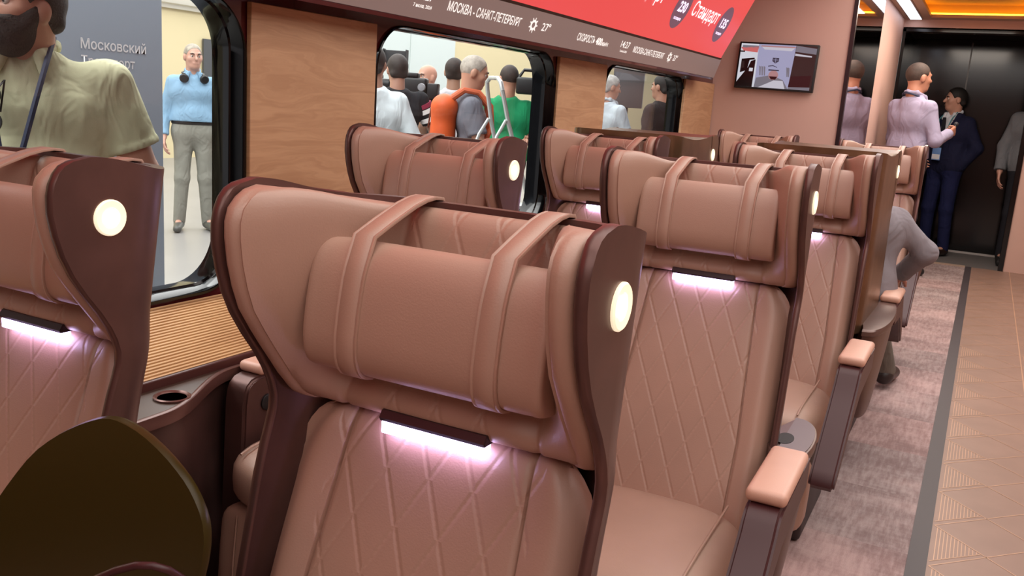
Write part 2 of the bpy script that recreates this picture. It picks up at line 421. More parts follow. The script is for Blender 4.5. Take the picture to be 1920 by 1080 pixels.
    if trousers:
        T = smin('p')
        T.cone(pv+V(-.075, 0, -.02)*s*V(bulk, 1, 1), pv+V(.075, 0, -.02)*s*V(bulk, 1, 1), .113*s, k=.05, sq=(1, .92, 1))
        T.cone(pv+V(-.07, 0, .06)*s*V(bulk, 1, 1), pv+V(.07, 0, .06)*s*V(bulk, 1, 1), .108*s, k=.05, sq=(1, .9, 1))
        for S in 'RL':
            T.cone(J['hip'+S], J['kn'+S], .092*s, .068*s, .05)
            q = J['an'+S]; T.cone(J['kn'+S], q, .067*s, .056*s, .03, cut=[(q+V(0, 0, -.03)*s, q-J['kn'+S])])
        T.plane(pv+V(0, 0, .095)*s, (ch-pv))
        link('trousers', T.mesh('trousers', fabric(trousers)), root)
    if belt:
        T = smin('q'); T.cone(pv+V(-.07, 0, .075)*s*V(bulk, 1, 1), pv+V(.07, 0, .075)*s*V(bulk, 1, 1), .124*s, k=.02, sq=(1, .9, 1)).plane(pv+V(0, 0, .095)*s, (0, 0, 1)).plane(pv+V(0, 0, .055)*s, (0, 0, -1))
        link('belt', T.mesh('belt', mat('belt_leather', belt, .4)), root)
    if shoes:
        for S in 'RL':
            T = smin('s'); a, b = J['an'+S], J['toe'+S]; T.cone(a+V(0, -.02, -.03)*s, b+V(0, .05, .005)*s, .047*s, .038*s, .02, sq=(1, 1, .9)).cone(a+V(0, .01, .0)*s, a+V(0, 0, -.03)*s, .045*s, .045*s, .02)
            if crop is None: T.plane((0, 0, 0.002), (0, 0, -1))
            link('shoe', T.mesh('shoe', mat('shoe_'+shoes.strip('#'), shoes, .45)), root)
    if hair:
        T = smin('h'); st = hair[1]; th = {'short': .008, 'crop': .003, 'full': .014}[st]
        r_ = V(.076+th, .097+th, .09+th)*s
        n1 = HR @ V(0, 1, -.55); n2 = HR @ V(0, .55, -1)
        T.ell(hp(0, -.016, .031), r_, HR, .01, cut=[(hp(0, .058, .062), n1), (hp(0, -.02, -.035), n2)])
        if st != 'crop': T.cone(hp(-.045, -.07, -.035), hp(.045, -.07, -.035), .026*s, k=.03)
        T.cone(hp(-.069, .0, .02), hp(-.07, .005, -.01), .010*s, k=.02).cone(hp(.069, .0, .02), hp(.07, .005, -.01), .010*s, k=.02)
        for sx in (1, -1): T.ell(hp(.088*sx, .004, -.012), V(.034, .034, .040)*s, HR, .006, op='s')
        link('hair', T.mesh('hair', mat('hair_'+hair[0].strip('#'), hair[0], .7, grain=3, gscale=160, mott=.25, mscale=25)), root)
    if beard:
        T = smin('d')
        cut = [(hp(0, .0, -.006), HR @ V(0, .32, 1)), (hp(0, -.02, 0), HR @ V(0, -1, 0))]
        T.ell(hp(0, .030, -.045), V(.069, .075, .095)*s, HR, .02, cut=cut).ell(hp(0, .05, -.095), V(.052, .052, .045)*s, HR, .03)
        T.cone(hp(-.062, .0, -.005), hp(-.052, .04, -.06), .018*s, .022*s, .02).cone(hp(.062, .0, -.005), hp(.052, .04, -.06), .018*s, .022*s, .02)
        T.cone(hp(-.03, .086, -.047), hp(.03, .086, -.047), .010*s, k=.012)
        T.cone(hp(-.016, .108, -.066), hp(.016, .108, -.066), .010*s, k=.004, op='s')
        link('beard', T.mesh('beard', mat('beard_'+beard.strip('#'), beard, .85, grain=5, gscale=140, mott=.3, mscale=40)), root)
    if eyes:
        e_ = MB()
        for sx in (1, -1):
            e_.ball(hp(.032*sx, .0735, .006), .0115*s, mi=0, u=10, v=8); e_.ball(hp(.032*sx, .0795, .006), .0068*s, mi=1, u=8, v=6)
            e_.tube([hp(.016*sx, .092, .026), hp(.034*sx, .091, .031), hp(.052*sx, .076, .026)], [.004*s, .005*s, .003*s], 6, mi=1)
        e_.obj('eyes', [mat('eye_white', '#cfc4bb', .3), mat('eye_dark', '#1c1512', .4)], root)
    return root, J, hp, s

# ------------------------------------------------------------------ materials of the place
LEA = leather('tan_leather', '#ad8876')
LEAQ = leather('tan_leather_quilted', '#ad8876', 1, .152)
LEAH = leather('tan_leather_head', '#ad8876', 1, .105, .064, .45)
LEAP = leather('pale_leather', '#ad8b78')
PEACH = leather('peach_leather', '#d6a690')
SHELL = mat('brown_shell', '#664a45', .34, .55, mott=.10, mscale=14)
SHELLB = mat('brass_brown_shell', '#7d6048', .30, .70, mott=.14, mscale=12)  # brassy reflection put into the base colour of the brown shell
PLUM = mat('burgundy_plastic', '#432022', .42)
DARK = mat('dark_gap', '#120c0c', .6)
BLACKG = mat('black_gloss', '#050405', .10, spec=.35)
BURG = mat('burgundy_gloss', '#4d1417', .16, coat=.5)
GREYTOP = mat('grey_shelf', '#77696c', .45)
LEDW = mat('led_strip', '#ffffff', .4, emit='#d2c0ff', estr=11)
LAMPW = mat('lamp_glow', '#fff4dc', .3, emit='#fff6e4', estr=3.5)
LAMPR = mat('lamp_ring', '#f7e6c4', .3, emit='#ffeccb', estr=.8)
WALLB = mat('beige_panel', '#cda99b', .5, mott=.02)
WHITEL = mat('sign_white', '#e8e4e0', .5, emit='#efebe6', estr=.75)
ALU = mat('aluminium', '#c9d0cf', .35, .5)
BLACKP = mat('black_plastic', '#131315', .45)
CHROME = mat('chrome', '#d0d0d0', .12, 1.0)

def wood(name, a, b):
    M = bpy.data.materials.new(name); M.use_nodes = True; t = NT(M); p = t.n['Principled BSDF']
    co = t.coord(); n1 = t.noise(t.mapv(co, (1, .8, 5)), 2.0, 3, .5)
    v = t.node('ShaderNodeCombineXYZ'); X, Y, Z = t.xyz(co)[:3]
    t.put(v.inputs[0], 0.0); t.put(v.inputs[1], t.math('MULTIPLY', Y, 1.3)); t.put(v.inputs[2], t.math('ADD', t.math('MULTIPLY', Z, 26), t.math('MULTIPLY', n1, 6)))
    n2 = t.noise(v.outputs[0], 1.6, 5, .65); n3 = t.noise(t.mapv(co, (60, 4, 160)), 1, 3)
    f = t.math('ADD', t.math('MULTIPLY', t.ramp(n2, 0, 1, .32, .68), .75), t.math('MULTIPLY', n3, .25))
    t.put(p.inputs['Base Color'], t.mix(f, lin(a), lin(b))); p.inputs['Roughness'].default_value = .5
    return M
WOOD = wood('oak_veneer', '#b48661', '#cda079')
WOODL = wood('ribbed_oak', '#c2976a', '#dab485')

def carpet():
    M = bpy.data.materials.new('carpet'); M.use_nodes = True; t = NT(M); p = t.n['Principled BSDF']; co = t.coord()
    X, Y, Z = t.xyz(co)[:3]
    fx = t.math('FLOOR', t.math('DIVIDE', X, .5)); fy = t.math('FLOOR', t.math('DIVIDE', Y, .5))
    cmb = t.node('ShaderNodeCombineXYZ'); t.put(cmb.inputs[0], fx); t.put(cmb.inputs[1], fy)
    wn = t.node('ShaderNodeTexWhiteNoise'); t.put(wn.inputs[0], cmb.outputs[0]); tile = wn.outputs[0]
    sh = t.node('ShaderNodeVectorMath', operation='ADD'); t.put(sh.inputs[0], co)
    t.put(sh.inputs[1], wn.outputs[1]); c2 = sh.outputs[0]
    big = t.noise(c2, 3.2, 4, .6); st1 = t.noise(t.mapv(c2, (60, 9, 1)), 1.0, 4, .65); st2 = t.noise(t.mapv(c2, (9, 55, 1)), 1.0, 3, .6)
    fine = t.noise(co, 260, 2)
    f = t.math('ADD', t.math('MULTIPLY', st1, .5), t.math('ADD', t.math('MULTIPLY', st2, .16), t.math('MULTIPLY', big, .54)))
    f = t.ramp(f, 0, 1, .42, .78)
    hue = t.ramp(t.math('ADD', t.math('MULTIPLY', big, .7), t.math('MULTIPLY', tile, .35)), 0, 1, .35, .75)
    dark = t.mix(hue, lin('#857170'), lin('#9a7c79')); light = t.mix(hue, lin('#b3a5a2'), lin('#c7aba7'))
    col = t.mix(f, dark, light)
    col = t.mix(t.math('MULTIPLY', fine, .25), col, lin('#7c6460'))
    t.put(p.inputs['Base Color'], col); p.inputs['Roughness'].default_value = .95; p.inputs['Specular IOR Level'].default_value = .15
    t.put(p.inputs['Normal'], t.bump(fine, .002, .7))
    return M
CARPET = carpet()
TILE = mat('pink_brown_tile', '#987a6b', .42, mott=.05, mscale=5)
GOLD = mat('pale_inlay', '#c9a184', .38, .15)
def glass():
    M = bpy.data.materials.new('window_glass'); M.use_nodes = True; t = NT(M)
    for n in list(t.n):
        if n.type != 'OUTPUT_MATERIAL': t.n.remove(n)
    tr = t.node('ShaderNodeBsdfTransparent'); tr.inputs[0].default_value = (.93, .95, .96, 1)
    gl = t.node('ShaderNodeBsdfGlossy'); gl.inputs['Roughness'].default_value = .02
    lw = t.node('ShaderNodeLayerWeight'); lw.inputs[0].default_value = .5
    fr = t.node('ShaderNodeMath', operation='MULTIPLY_ADD'); t.put(fr.inputs[0], t.math('POWER', lw.outputs['Facing'], 5.0)); fr.inputs[1].default_value = .5; fr.inputs[2].default_value = .02
    mx = t.node('ShaderNodeMixShader'); t.l.new(fr.outputs[0], mx.inputs[0]); t.l.new(tr.outputs[0], mx.inputs[1]); t.l.new(gl.outputs[0], mx.inputs[2])
    out = [n for n in t.n if n.type == 'OUTPUT_MATERIAL'][0]; t.l.new(mx.outputs[0], out.inputs[0]); return M
GLASS = glass()

# ------------------------------------------------------------------ setting: floors
struct(MB().box((-2.1, -2.6, -.05), (-.028, 10.2, 0)).obj('floor', CARPET))
f = MB(); f.box((.03, -2.6, -.05), (2.8, 10.2, 0))
# inlaid tile pattern: crossing diagonals and hatched triangles, repeated tile by tile
def inlay(a, b, wd=.004):
    a = Vector((*a, .0008)); b = Vector((*b, .0008)); d = (b-a).normalized(); q = Vector((-d.y, d.x, 0))*wd/2
    f.add([a-q, b-q, b+q, a+q], [(0, 1, 2, 3)], 1)
for col in range(0, 6):
    x0 = .036+col*.345; x1 = x0+.33
    inlay((x1+.006, -1.5), (x1+.006, 10.2), .006)
    for k in range(-14, 21):
        y = 3.63+k*.336
        if y > 10: continue
        inlay((x0, y), (x1, max(-1.6, y-.325))); inlay((x0, y-.336), (x1, y+.02)); inlay((x0, y-.30), (x0+.145, y-.15))
        if col < 2 and k < 9:
            for j in range(1, 13):
                xx = x0+.145*j/13; inlay((xx, y-.30+.15*j/13), (xx, y-.15*j/13), .0028)
struct(f.obj('floor_tiles', [TILE, GOLD], smooth=0, recalc=False))
struct(MB().box((-.028, -2.6, -.05), (.03, 10.2, .002)).obj('trim_1', mat('grey_trim', '#443d40', .5)))
struct(MB().box((-1.1, 10.2, -.05), (.9, 11.5, .0)).obj('floor_vestibule', mat('grey_threshold', '#6d6866', .7)))
struct(MB().box((-1.0, 10.12, -.02), (-.03, 10.24, .004)).obj('trim_2', mat('beige_trim', '#b39a88', .5)))

# ------------------------------------------------------------------ setting: window wall
WZ0, WZ1 = .775, 1.566
WINS = [(.42, 1.945), (2.595, 4.013), (4.665, 6.09)]
PANS = [(1.97, 2.563), (4.035, 4.645), (6.075, 6.79)]
wall = MB()
def flat_with_hole(mb, y0, y1, z0, z1, hole, x, r):
    ha, hb = min(p[0] for p in hole), max(p[0] for p in hole); za, zb = min(p[1] for p in hole), max(p[1] for p in hole)
    for a, b, c, d in ((y0, ha, z0, z1), (hb, y1, z0, z1), (ha, hb, z0, za), (ha, hb, zb, z1)): mb.add([(x, a, c), (x, b, c), (x, b, d), (x, a, d)], [(0, 1, 2, 3)])
    n = len(hole)//4
    for q, (cy, cz) in enumerate(((hb, zb), (ha, zb), (ha, za), (hb, za))):
        arc = hole[q*n:(q+1)*n]; mb.add([(x, cy, cz)]+[(x, *p) for p in arc], [(0, i, i+1) for i in range(1, n)])
bounds = [-2.6, 2.2, 4.34, 6.8]
for i, (a, b) in enumerate(WINS):
    hole = rrect(a-.018, b+.018, WZ0-.02, WZ1+.012, .17, 10)
    flat_with_hole(wall, bounds[i], bounds[i+1], .0, 2.5, hole, -1.905, .17)
struct(wall.obj('wall_left', BURG, smooth=0))
for i, (a, b) in enumerate(WINS):
    fr = MB(); n = 12
    o1 = rrect(a-.02, b+.02, WZ0-.022, WZ1+.014, .17, n); o2 = rrect(a-.012, b+.012, WZ0-.014, WZ1+.008, .16, n)
    i1 = rrect(a-.004, b+.004, WZ0-.006, WZ1+.004, .14, n); g1 = rrect(a, b, WZ0, WZ1, .14, n)
    rings = [[(-1.895, *p) for p in o1], [(-1.893, *p) for p in o2], [(-1.90, *p) for p in rrect(a-.008, b+.008, WZ0-.01, WZ1+.006, .155, n)],
             [(-1.94, *p) for p in i1], [(-1.945, *p) for p in g1], [(-1.985, *p) for p in g1], [(-2.02, *p) for p in rrect(a-.01, b+.01, WZ0-.01, WZ1+.01, .15, n)], [(-2.02, *p) for p in rrect(a-.05, b+.05, WZ0-.05, WZ1+.05, .18, n)]]
    fr.loft(rings, cap=False)
    wo = struct(fr.obj('window_%d' % (i+1), BLACKG, smooth=35))
    gp = MB().prism(rrect(a-.006, b+.006, WZ0-.006, WZ1+.006, .14, n), 'x', -2.006, -2.0); gp.obj('glass_pane', GLASS, wo, smooth=0)
struct(MB().box((-2.12, -1.6, WZ1+.05), (-2.03, 6.8, 2.5)).obj('wall_outer_top', BURG))
struct(MB().box((-2.12, -1.6, -.1), (-2.03, 6.8, WZ0-.05)).obj('wall_outer_bottom', BURG))
for i, (a, b) in enumerate(PANS):
    tag(MB().box((-1.9025, a, .745), (-1.885, b, 1.568), .002, 1).obj('wood_panel', WOOD), ['light oak wall panel between the first and second windows', 'light oak wall panel between the second and third windows',
        'light oak wall panel at the far end beyond the third window'][i], 'panel', 'wood panels between the windows')
# ribbed oak sill running under the windows
lg = MB(); prof = []
N = 24; A = Vector((-1.688, .632)); Bq = Vector((-1.90, .742)); dn = (Bq-A).normalized(); nn_ = Vector((dn.y, -dn.x))*-1
if nn_.y < 0: nn_ = -nn_
for k in range(N):
    for q, hh in ((0, -.003), (.08, .0035), (.55, .0035), (.63, -.003)):
        P_ = A+(Bq-A)*((k+q)/N)+nn_*hh; prof.append((P_.x, P_.y))
prof += [(Bq.x, Bq.y), (Bq.x, .60), (A.x, .60)]
lg.prism(prof, 'y', -1.5, 6.75)
t_ = thing('window_sill', 'long ribbed oak sill sloping up to the windows', 'sill', (0, 0, 0))
lg.obj('ribbed_board', WOODL, t_, smooth=0)
MB().box((-1.692, -1.5, .596), (-1.676, 6.75, .634), .003).obj('edge_trim', mat('dark_red_edge', '#4b2520', .35), t_)

# wavy dark counter between the sill and the seats
def wavy(y):
    k = max(0, min(1, (1.68-y)/.34)); k = k*k*(3-2*k)
    return -1.658+.128*k
CF = mat('counter_front', '#5a3f3a', .34, .45, mott=.25, mscale=7); CT = mat('counter_top', '#4c3a30', .38); CR = mat('counter_rim', '#6d4a43', .3, .4)
def counter(t_, ys):
    c_ = MB(); c_.loft([[(wavy(y)-.012, y, 0) for y in ys], [(wavy(y)-.012, y, .585) for y in ys]], closed=False); c_.obj('front', CF, t_, smooth=60)
    c_ = MB(); poly = [(wavy(y)-.003, y) for y in ys]+[(-1.72, ys[-1]), (-1.72, ys[0])]
    c_.loft([[(-1.688, y, .612) for y in ys], [(wavy(y)-.003, y, .612) for y in ys], [(wavy(y)-.003, y, .60) for y in ys]], closed=False); c_.obj('top', CT, t_, smooth=0)
    c_ = MB(); c_.loft([[(wavy(y)+dx, y, z) for y in ys] for dx, z in ((-.012, .583), (.003, .585), (.005, .60), (.003, .614), (-.006, .6165), (-.014, .613))], closed=False); c_.obj('rim', CR, t_, smooth=60)
t_ = thing('side_counter', 'dark brown curved counter with a cup ring beside the left-edge seat', 'counter', (0, 0, 0))
counter(t_, [1.0+i*.0145 for i in range(51)])
c_ = MB(); c_.lathe([(.034, .0), (.042, .0), (.043, .004), (.039, .006), (.034, .003), (.032, -.0005)], (-1.60, 1.425, .6125), n=32)
c_.lathe([(.0, .0012), (.033, .0012)], (-1.60, 1.425, .6125), n=32, mi=1); c_.obj('cup_ring', [CR, DARK], t_)
struct(MB().box((-1.76, -1.5, 0), (-1.72, 1.0, .594)).box((-1.76, 1.735, 0), (-1.66, 6.75, .612)).obj('trim_5', CF))

# ------------------------------------------------------------------ setting: overhead displays
y_end = 6.26
bd = thing('route_display', 'long grey-brown strip display of route and weather text above the windows', 'display', (0, 0, 0))
GB = mat('display_grey', '#82706c', .45, emit='#85706b', estr=.34)
MB().prism([(-1.75, 1.592), (-1.712, 1.712), (-1.80, 1.712), (-1.80, 1.592)], 'y', -1.5, y_end, bev=.002).obj('panel', GB, bd, smooth=0)
MB().prism([(-1.752, 1.590), (-1.752, 1.578), (-1.90, 1.60), (-1.90, 1.64), (-1.80, 1.64)], 'y', -1.5, y_end-.02).obj('soffit', BURG, bd, smooth=0)
U = Vector((.038, 0, .120)).normalized(); bo = Vector((-1.75, 0, 1.592))
def bt(txt, y0, y1, z, hgt, nm='lettering', bold=.012): text(nm, txt, bo+U*z+Vector((0, y0, 0)), (0, 1, 0), U, WHITEL, bd, width=y1-y0, height=hgt, lift=.0015, bold=bold)
def sun(y, s, r=.022):
    c = bo+U*s+Vector((0, y, 0))+Vector((.0016, 0, -.0005)); sm = MB()
    def ring(r0, r1, n, a0=0):
        vs = []; fs = []
        for k in range(n):
            a = 2*PI*k/n
            for q in (r0, r1): vs.append(c+Vector((0, math.cos(a)*q*1.15, 0))+U*(math.sin(a)*q))
        for k in range(n): fs.append((2*k, 2*k+1, (2*k+3) % (2*n), (2*k+2) % (2*n)))
        sm.add(vs, fs)
    ring(r*.55, r*1.0, 24)
    for k in range(9):
        a = 2*PI*k/9; d = Vector((0, math.cos(a)*1.15, 0))+U*math.sin(a); e = (Vector((0, -math.sin(a), 0))+U*math.cos(a))*r*.16
        sm.add([c+d*r*1.0-e, c+d*r*1.45-e*.6, c+d*r*1.45+e*.6, c+d*r*1.0+e], [(0, 1, 2, 3)])
    sm.obj('sun_symbol', WHITEL, bd, smooth=0)
for dy, full in ((0, 1),):
    bt('14:27', 2.555, 2.655, .064, .028); bt('7 июля, 2024', 2.55, 2.66, .038, .012, bold=.02)
    bt('МОСКВА - САНКТ-ПЕТЕРБУРГ', 2.755, 3.305, .048, .034); sun(3.415, .066); bt('27°', 3.495, 3.575, .052, .034)
    bt('СКОРОСТЬ', 3.87, 4.075, .046, .034); bt('400', 4.09, 4.165, .046, .034, bold=.04); bt('км/ч', 4.17, 4.245, .046, .022, bold=.03)
    bt('14:27', 4.41, 4.53, .060, .034); bt('7 июля, 2024', 4.42, 4.52, .036, .011, bold=.02)
    bt('МОСКВА-САНКТ-ПЕТЕРБУРГ', 4.60, 5.10, .048, .033); sun(5.20, .066); bt('27°', 5.27, 5.345, .052, .034)
    bt('СКОРОСТЬ', .98, 1.19, .046, .034); bt('400', 1.2, 1.275, .046, .034, bold=.04)
SD = Vector((.18, 0, .375)).normalized(); so = Vector((-1.703, 0, 1.722))
rs = thing('red_display', 'big sloping red screen with passenger counts above the windows', 'screen', (0, 0, 0))
RED = mat('screen_red', '#200808', .3, emit='#f2504f', estr=.92)
MB().prism([(-1.703, 1.722), (-1.703+SD.x*.85, 1.722+SD.z*.85), (-1.80+SD.x*.85, 1.722+SD.z*.85), (-1.80, 1.722)], 'y', -1.5, 6.215).obj('screen', RED, rs, smooth=0)
MB().prism([(-1.700, 1.7215), (-1.712, 1.7125), (-1.80, 1.7125), (-1.80, 1.7215)], 'y', -1.5, 6.235).obj('edge', mat('display_edge', '#3c2624', .5), rs, smooth=0)
PUR = mat('screen_purple', '#201820', .3, emit='#7d5566', estr=.75); LIL = mat('screen_lilac', '#ffffff', .3, emit='#e6d2ff', estr=.9); PNK = mat('screen_pink', '#ffffff', .3, emit='#ffd6dc', estr=.95)
def disc(y, num, sub):
    c = so+SD*.205+Vector((0, y, 0)); nrm = Vector((0, 1, 0)).cross(SD)
    d = MB(); vs = [c+nrm*.002+Vector((0, math.cos(2*PI*k/48)*.118, 0))+SD*(math.sin(2*PI*k/48)*.118) for k in range(48)]
    d.add(vs, [tuple(range(48))]); d.obj('count_badge', PUR, rs, smooth=0)
    text('lettering', num, c+SD*-.02, (0, 1, 0), SD, LIL, rs, width=.13, height=.06, lift=.004, bold=.03, align='CENTER')
    text('lettering', sub, c+SD*-.066, (0, 1, 0), SD, LIL, rs, width=.12, height=.018, lift=.004, bold=.03, align='CENTER')
disc(5.845, '135', 'пассажиров'); disc(4.985, '230', 'пассажиров')
text('lettering', 'Стандарт', so+SD*.19+Vector((0, 5.16, 0)), (0, 1, 0), SD, PNK, rs, width=.53, height=.088, lift=.003, bold=.006)
text('lettering', 'Комфорт', so+SD*.19+Vector((0, 4.16, 0)), (0, 1, 0), SD, PNK, rs, width=.50, height=.088, lift=.003, bold=.006)

# ------------------------------------------------------------------ setting: end wall, corridor, ceiling
struct(MB().box((-2.0, 6.8, 0), (-.957, 6.9, 2.5)).obj('wall_back', WALLB))
struct(MB().box((-1.06, 6.9, 0), (-.957, 10.2, 2.5)).obj('wall_corridor', WALLB))
struct(MB().box((-.972, 6.785, 0), (-.945, 6.83, 2.42)).obj('trim_3', mat('dark_jamb', '#24161a', .3)))
mr = tag(MB().box((-.957, 6.84, .10), (-.947, 8.33, 2.38), .002, 1).obj('mirror', mat('mirror_glass', '#b4a8a6', .03, 1.0)), 'tall mirror on the corridor wall reflecting the lilac shirt', 'mirror')
struct(MB().box((.31, 10.2, 0), (2.8, 10.35, 2.5)).obj('wall_right_end', WALLB))
struct(MB().box((-1.06, 10.2, 2.33), (.31, 10.35, 2.5)).obj('wall_over_door', WALLB))
struct(MB().box((2.8, -2.6, 0), (2.9, 10.3, 2.5)).obj('wall_bounce', WALLB))  # unseen wall added on the open side to bounce light
struct(MB().box((-2.1, -2.6, 0), (2.9, -2.5, 2.5)).obj('wall_front', WALLB))  # unseen wall added to block world light mirrored in the black door
DB = mat('door_black', '#0a0607', .12, spec=.35)
struct(MB().box((-.957, 10.2, 0), (-.925, 11.4, 2.33), .002, 1).box((.265, 10.18, 0), (.312, 10.36, 2.33), .002, 1).box((-.957, 10.2, 2.30), (.31, 10.36, 2.345), .002, 1).obj('trim_4', DB))
struct(MB().box((.85, 10.36, 0), (.9, 11.4, 2.4)).box((-.98, 10.36, 2.33), (.9, 11.4, 2.4)).box((-1.0, 10.3, 0), (-.957, 11.4, 2.4)).obj('wall_vestibule', mat('vestibule_black', '#0d0a0b', .5)))
dr = struct(MB().box((-.93, 11.3, .0), (.85, 11.36, 2.33), .002, 1).obj('door_1', DB))
MB().box((-.925, 11.285, .0), (.84, 11.302, .022)).obj('threshold', mat('pale_metal', '#b9b2ae', .4, .4), dr)
MB().box((-.34, 11.294, .03), (-.325, 11.302, 2.3)).obj('door_seam', mat('seam_brown', '#2a1b16', .3), dr)
CEIL = mat('ceiling_beige', '#b59a88', .6)
struct(MB().box((-2.1, -2.6, 2.5), (2.9, 6.8, 2.58)).obj('ceiling', CEIL))
# corridor ceiling with a recessed amber cove
cc = MB(); z = 2.42
for lo, hi in (((-.96, 6.8), (-.70, 10.2)), ((.10, 6.8), (2.8, 10.2)), ((-.70, 6.8), (.10, 7.4)), ((-.70, 10.0), (.10, 10.2))):
    cc.box((lo[0], lo[1], z), (hi[0], hi[1], z+.03))
struct(cc.obj('ceiling_corridor', CEIL))
cv = MB(); cv.box((-.80, 7.3, 2.55), (.20, 10.1, 2.58)).box((-.82, 7.3, 2.45), (-.79, 10.1, 2.57)).box((.19, 7.3, 2.45), (.22, 10.1, 2.57)).box((-.8, 10.08, 2.45), (.2, 10.11, 2.57)).box((-.8, 7.29, 2.45), (.2, 7.32, 2.57))
struct(cv.obj('ceiling_cove', mat('cove_paint', '#b58f52', .6)))
cl = thing('cove_light', 'hidden amber light lines around the recessed corridor ceiling', 'light', (0, 0, 0))
AMB = mat('amber_led', '#ffb030', .4, emit='#ffae2a', estr=8)
for lo, hi in (((-.755, 7.35), (-.735, 10.05)), ((.135, 7.35), (.155, 10.05)), ((-.74, 10.03), (.14, 10.05))): MB().box((*lo, 2.452), (*hi, 2.468)).obj('light_line', AMB, cl)
t_ = thing('strip_light', 'white strip light in the corridor ceiling beside the mirror wall', 'light', (0, 0, 0))
MB().box((-.90, 7.2, 2.412), (-.795, 10.15, 2.43), .004).obj('diffuser', mat('strip_white', '#ffffff', .4, emit='#e9f0ff', estr=3.2), t_)
MB().box((-.915, 7.19, 2.416), (-.78, 10.165, 2.425)).obj('frame', mat('frame_grey', '#8d7b70', .5), t_)

# ------------------------------------------------------------------ television on the end wall
tv = thing('television', 'small black flat television on the beige end wall', 'television', (-1.445, 6.77, 1.71))
tv.rotation_euler = (R(-4), R(.8), 0)
MB().box((-.281, -.018, -.165), (.281, .02, .165), .004).obj('bezel', BLACKP, tv)
MB().box((-.05, .018, -.06), (.05, .06, .06)).obj('wall_bracket', BLACKP, tv)
pm = [mat('tv_'+k, '#050505', .25, emit=c, estr=.8) for k, c in (('lav', '#a9aacb'), ('dark', '#0c0a0a'), ('red', '#d8706e'), ('pale', '#cfcdd9'), ('brown', '#2c2322'), ('pink', '#b98a8c'), ('grey', '#7d7b86'), ('ink', '#3a3f52'), ('crim', '#2a0d12'), ('white', '#dfe0ea'))]
pic = MB()
def tvp(pts, mi, l=0):
    yb = -.0185-l*.0004; pic.add([(-.268+.536*u, yb, .153-.306*v) for u, v in pts], [tuple(range(len(pts)))], mi)
def tvr(u0, v0, u1, v1, mi, l=0): tvp([(u0, v0), (u1, v0), (u1, v1), (u0, v1)], mi, l)
tvr(0, 0, 1, 1, 4); tvr(0, 0, .25, 1, 9, 1); tvr(.02, .04, .24, .10, 6, 2); tvp([(.0, .09), (.24, .06), (.23, .2), (.04, .17)], 2, 2); tvr(0, .17, .06, .2, 1, 3)
tvp([(.03, .36), (.20, .32), (.21, .36), (.14, .38), (.12, .62), (.03, .68)], 1, 3); tvp([(.0, 1), (.0, .9), (.13, .55), (.16, .4), (.22, .36), (.22, 1)], 1, 3); tvp([(.03, .42), (.07, .40), (.08, .56), (.04, .58)], 4, 4); tvr(.15, .56, .2, .64, 9, 4)
tvp([(.235, 0), (.74, .0), (.71, 1), (.25, 1)], 0, 2); tvp([(.26, .03), (.73, .03), (.68, .13), (.32, .12)], 3, 3); tvp([(.27, .03), (.73, .03), (.72, .06), (.27, .06)], 5, 4)
tvp([(.245, 1), (.26, .78), (.45, .7), (.62, .8), (.70, 1)], 6, 3); tvp([(.3, 1), (.5, .82), (.62, .82), (.66, 1)], 3, 4)
tvp([(.445, .30), (.53, .30), (.53, .38), (.4875, .43), (.445, .38)], 7, 4); tvr(.455, .345, .52, .352, 0, 5); tvr(.484, .31, .490, .41, 0, 5)
tvp([(.40, .49), (.46, .47), (.52, .51), (.52, .525), (.46, .49), (.40, .51)], 7, 4); tvr(.41, .57, .55, .60, 7, 4)
pic.lathe([(.0, 0), (.0, .0)], (0, 0, 0)) if False else None
pts = [(.485+.065*math.cos(2*PI*k/24), .70+.11*math.sin(2*PI*k/24)) for k in range(24)]; tvp(pts, 5, 4); tvp([(.43, .73), (.54, .73), (.52, .80), (.46, .80)], 8, 5)
for u in (.30, .33, .36, .66, .68): tvp([(u, .72), (u-.02, .5), (u+.005, .52), (u+.015, .72)], 6, 3)
tvp([(.73, .0), (1, .06), (1, 1), (.70, 1)], 4, 3); tvp([(.735, .0), (1, .05), (1, .18), (.73, .14)], 6, 4); tvp([(.73, .18), (.95, .22), (.95, .25), (.73, .23)], 3, 5); tvp([(.71, .7), (.98, .66), (.97, .95), (.70, .95)], 8, 4); tvp([(.70, .95), (.98, .93), (.98, 1), (.70, 1)], 6, 5)
pic.obj('screen_picture', pm, tv, smooth=0, recalc=False)

# ------------------------------------------------------------------ the wingback seats (local: faces -Y, light bar at y=0)
def interp(z, tab):
    tab = sorted(tab)
    if z <= tab[0][0]: return tab[0][1]
    for (a, va), (b, vb) in zip(tab, tab[1:]):
        if z <= b: return va+(vb-va)*(z-a)/(b-a)
    return tab[-1][1]
FY = [(.28, -.19), (.45, -.155), (.66, -.105), (.88, -.056), (.925, -.040), (.945, -.034), (.965, -.033), (.99, -.040), (1.02, -.056), (1.06, -.086), (1.10, -.112), (1.14, -.127), (1.18, -.135), (1.21, -.135), (1.232, -.128), (1.246, -.115), (1.254, -.098), (1.2575, -.075)]
BY = [(.28, -.045), (.45, -.01), (.66, .030), (.834, .058), (.93, .078), (1.2575, .118)]
fy = lambda z: interp(z, FY)
by = lambda z: interp(z, BY)
HW = .242
def dip(x, y, z):          # the top edge sags a little between the wings
    k = max(0, min(1, (z-1.05)/.2)); q = max(0, min(1, (y+.075)/.16)); q = q*q*(3-2*q)
    return z-.025*k*q
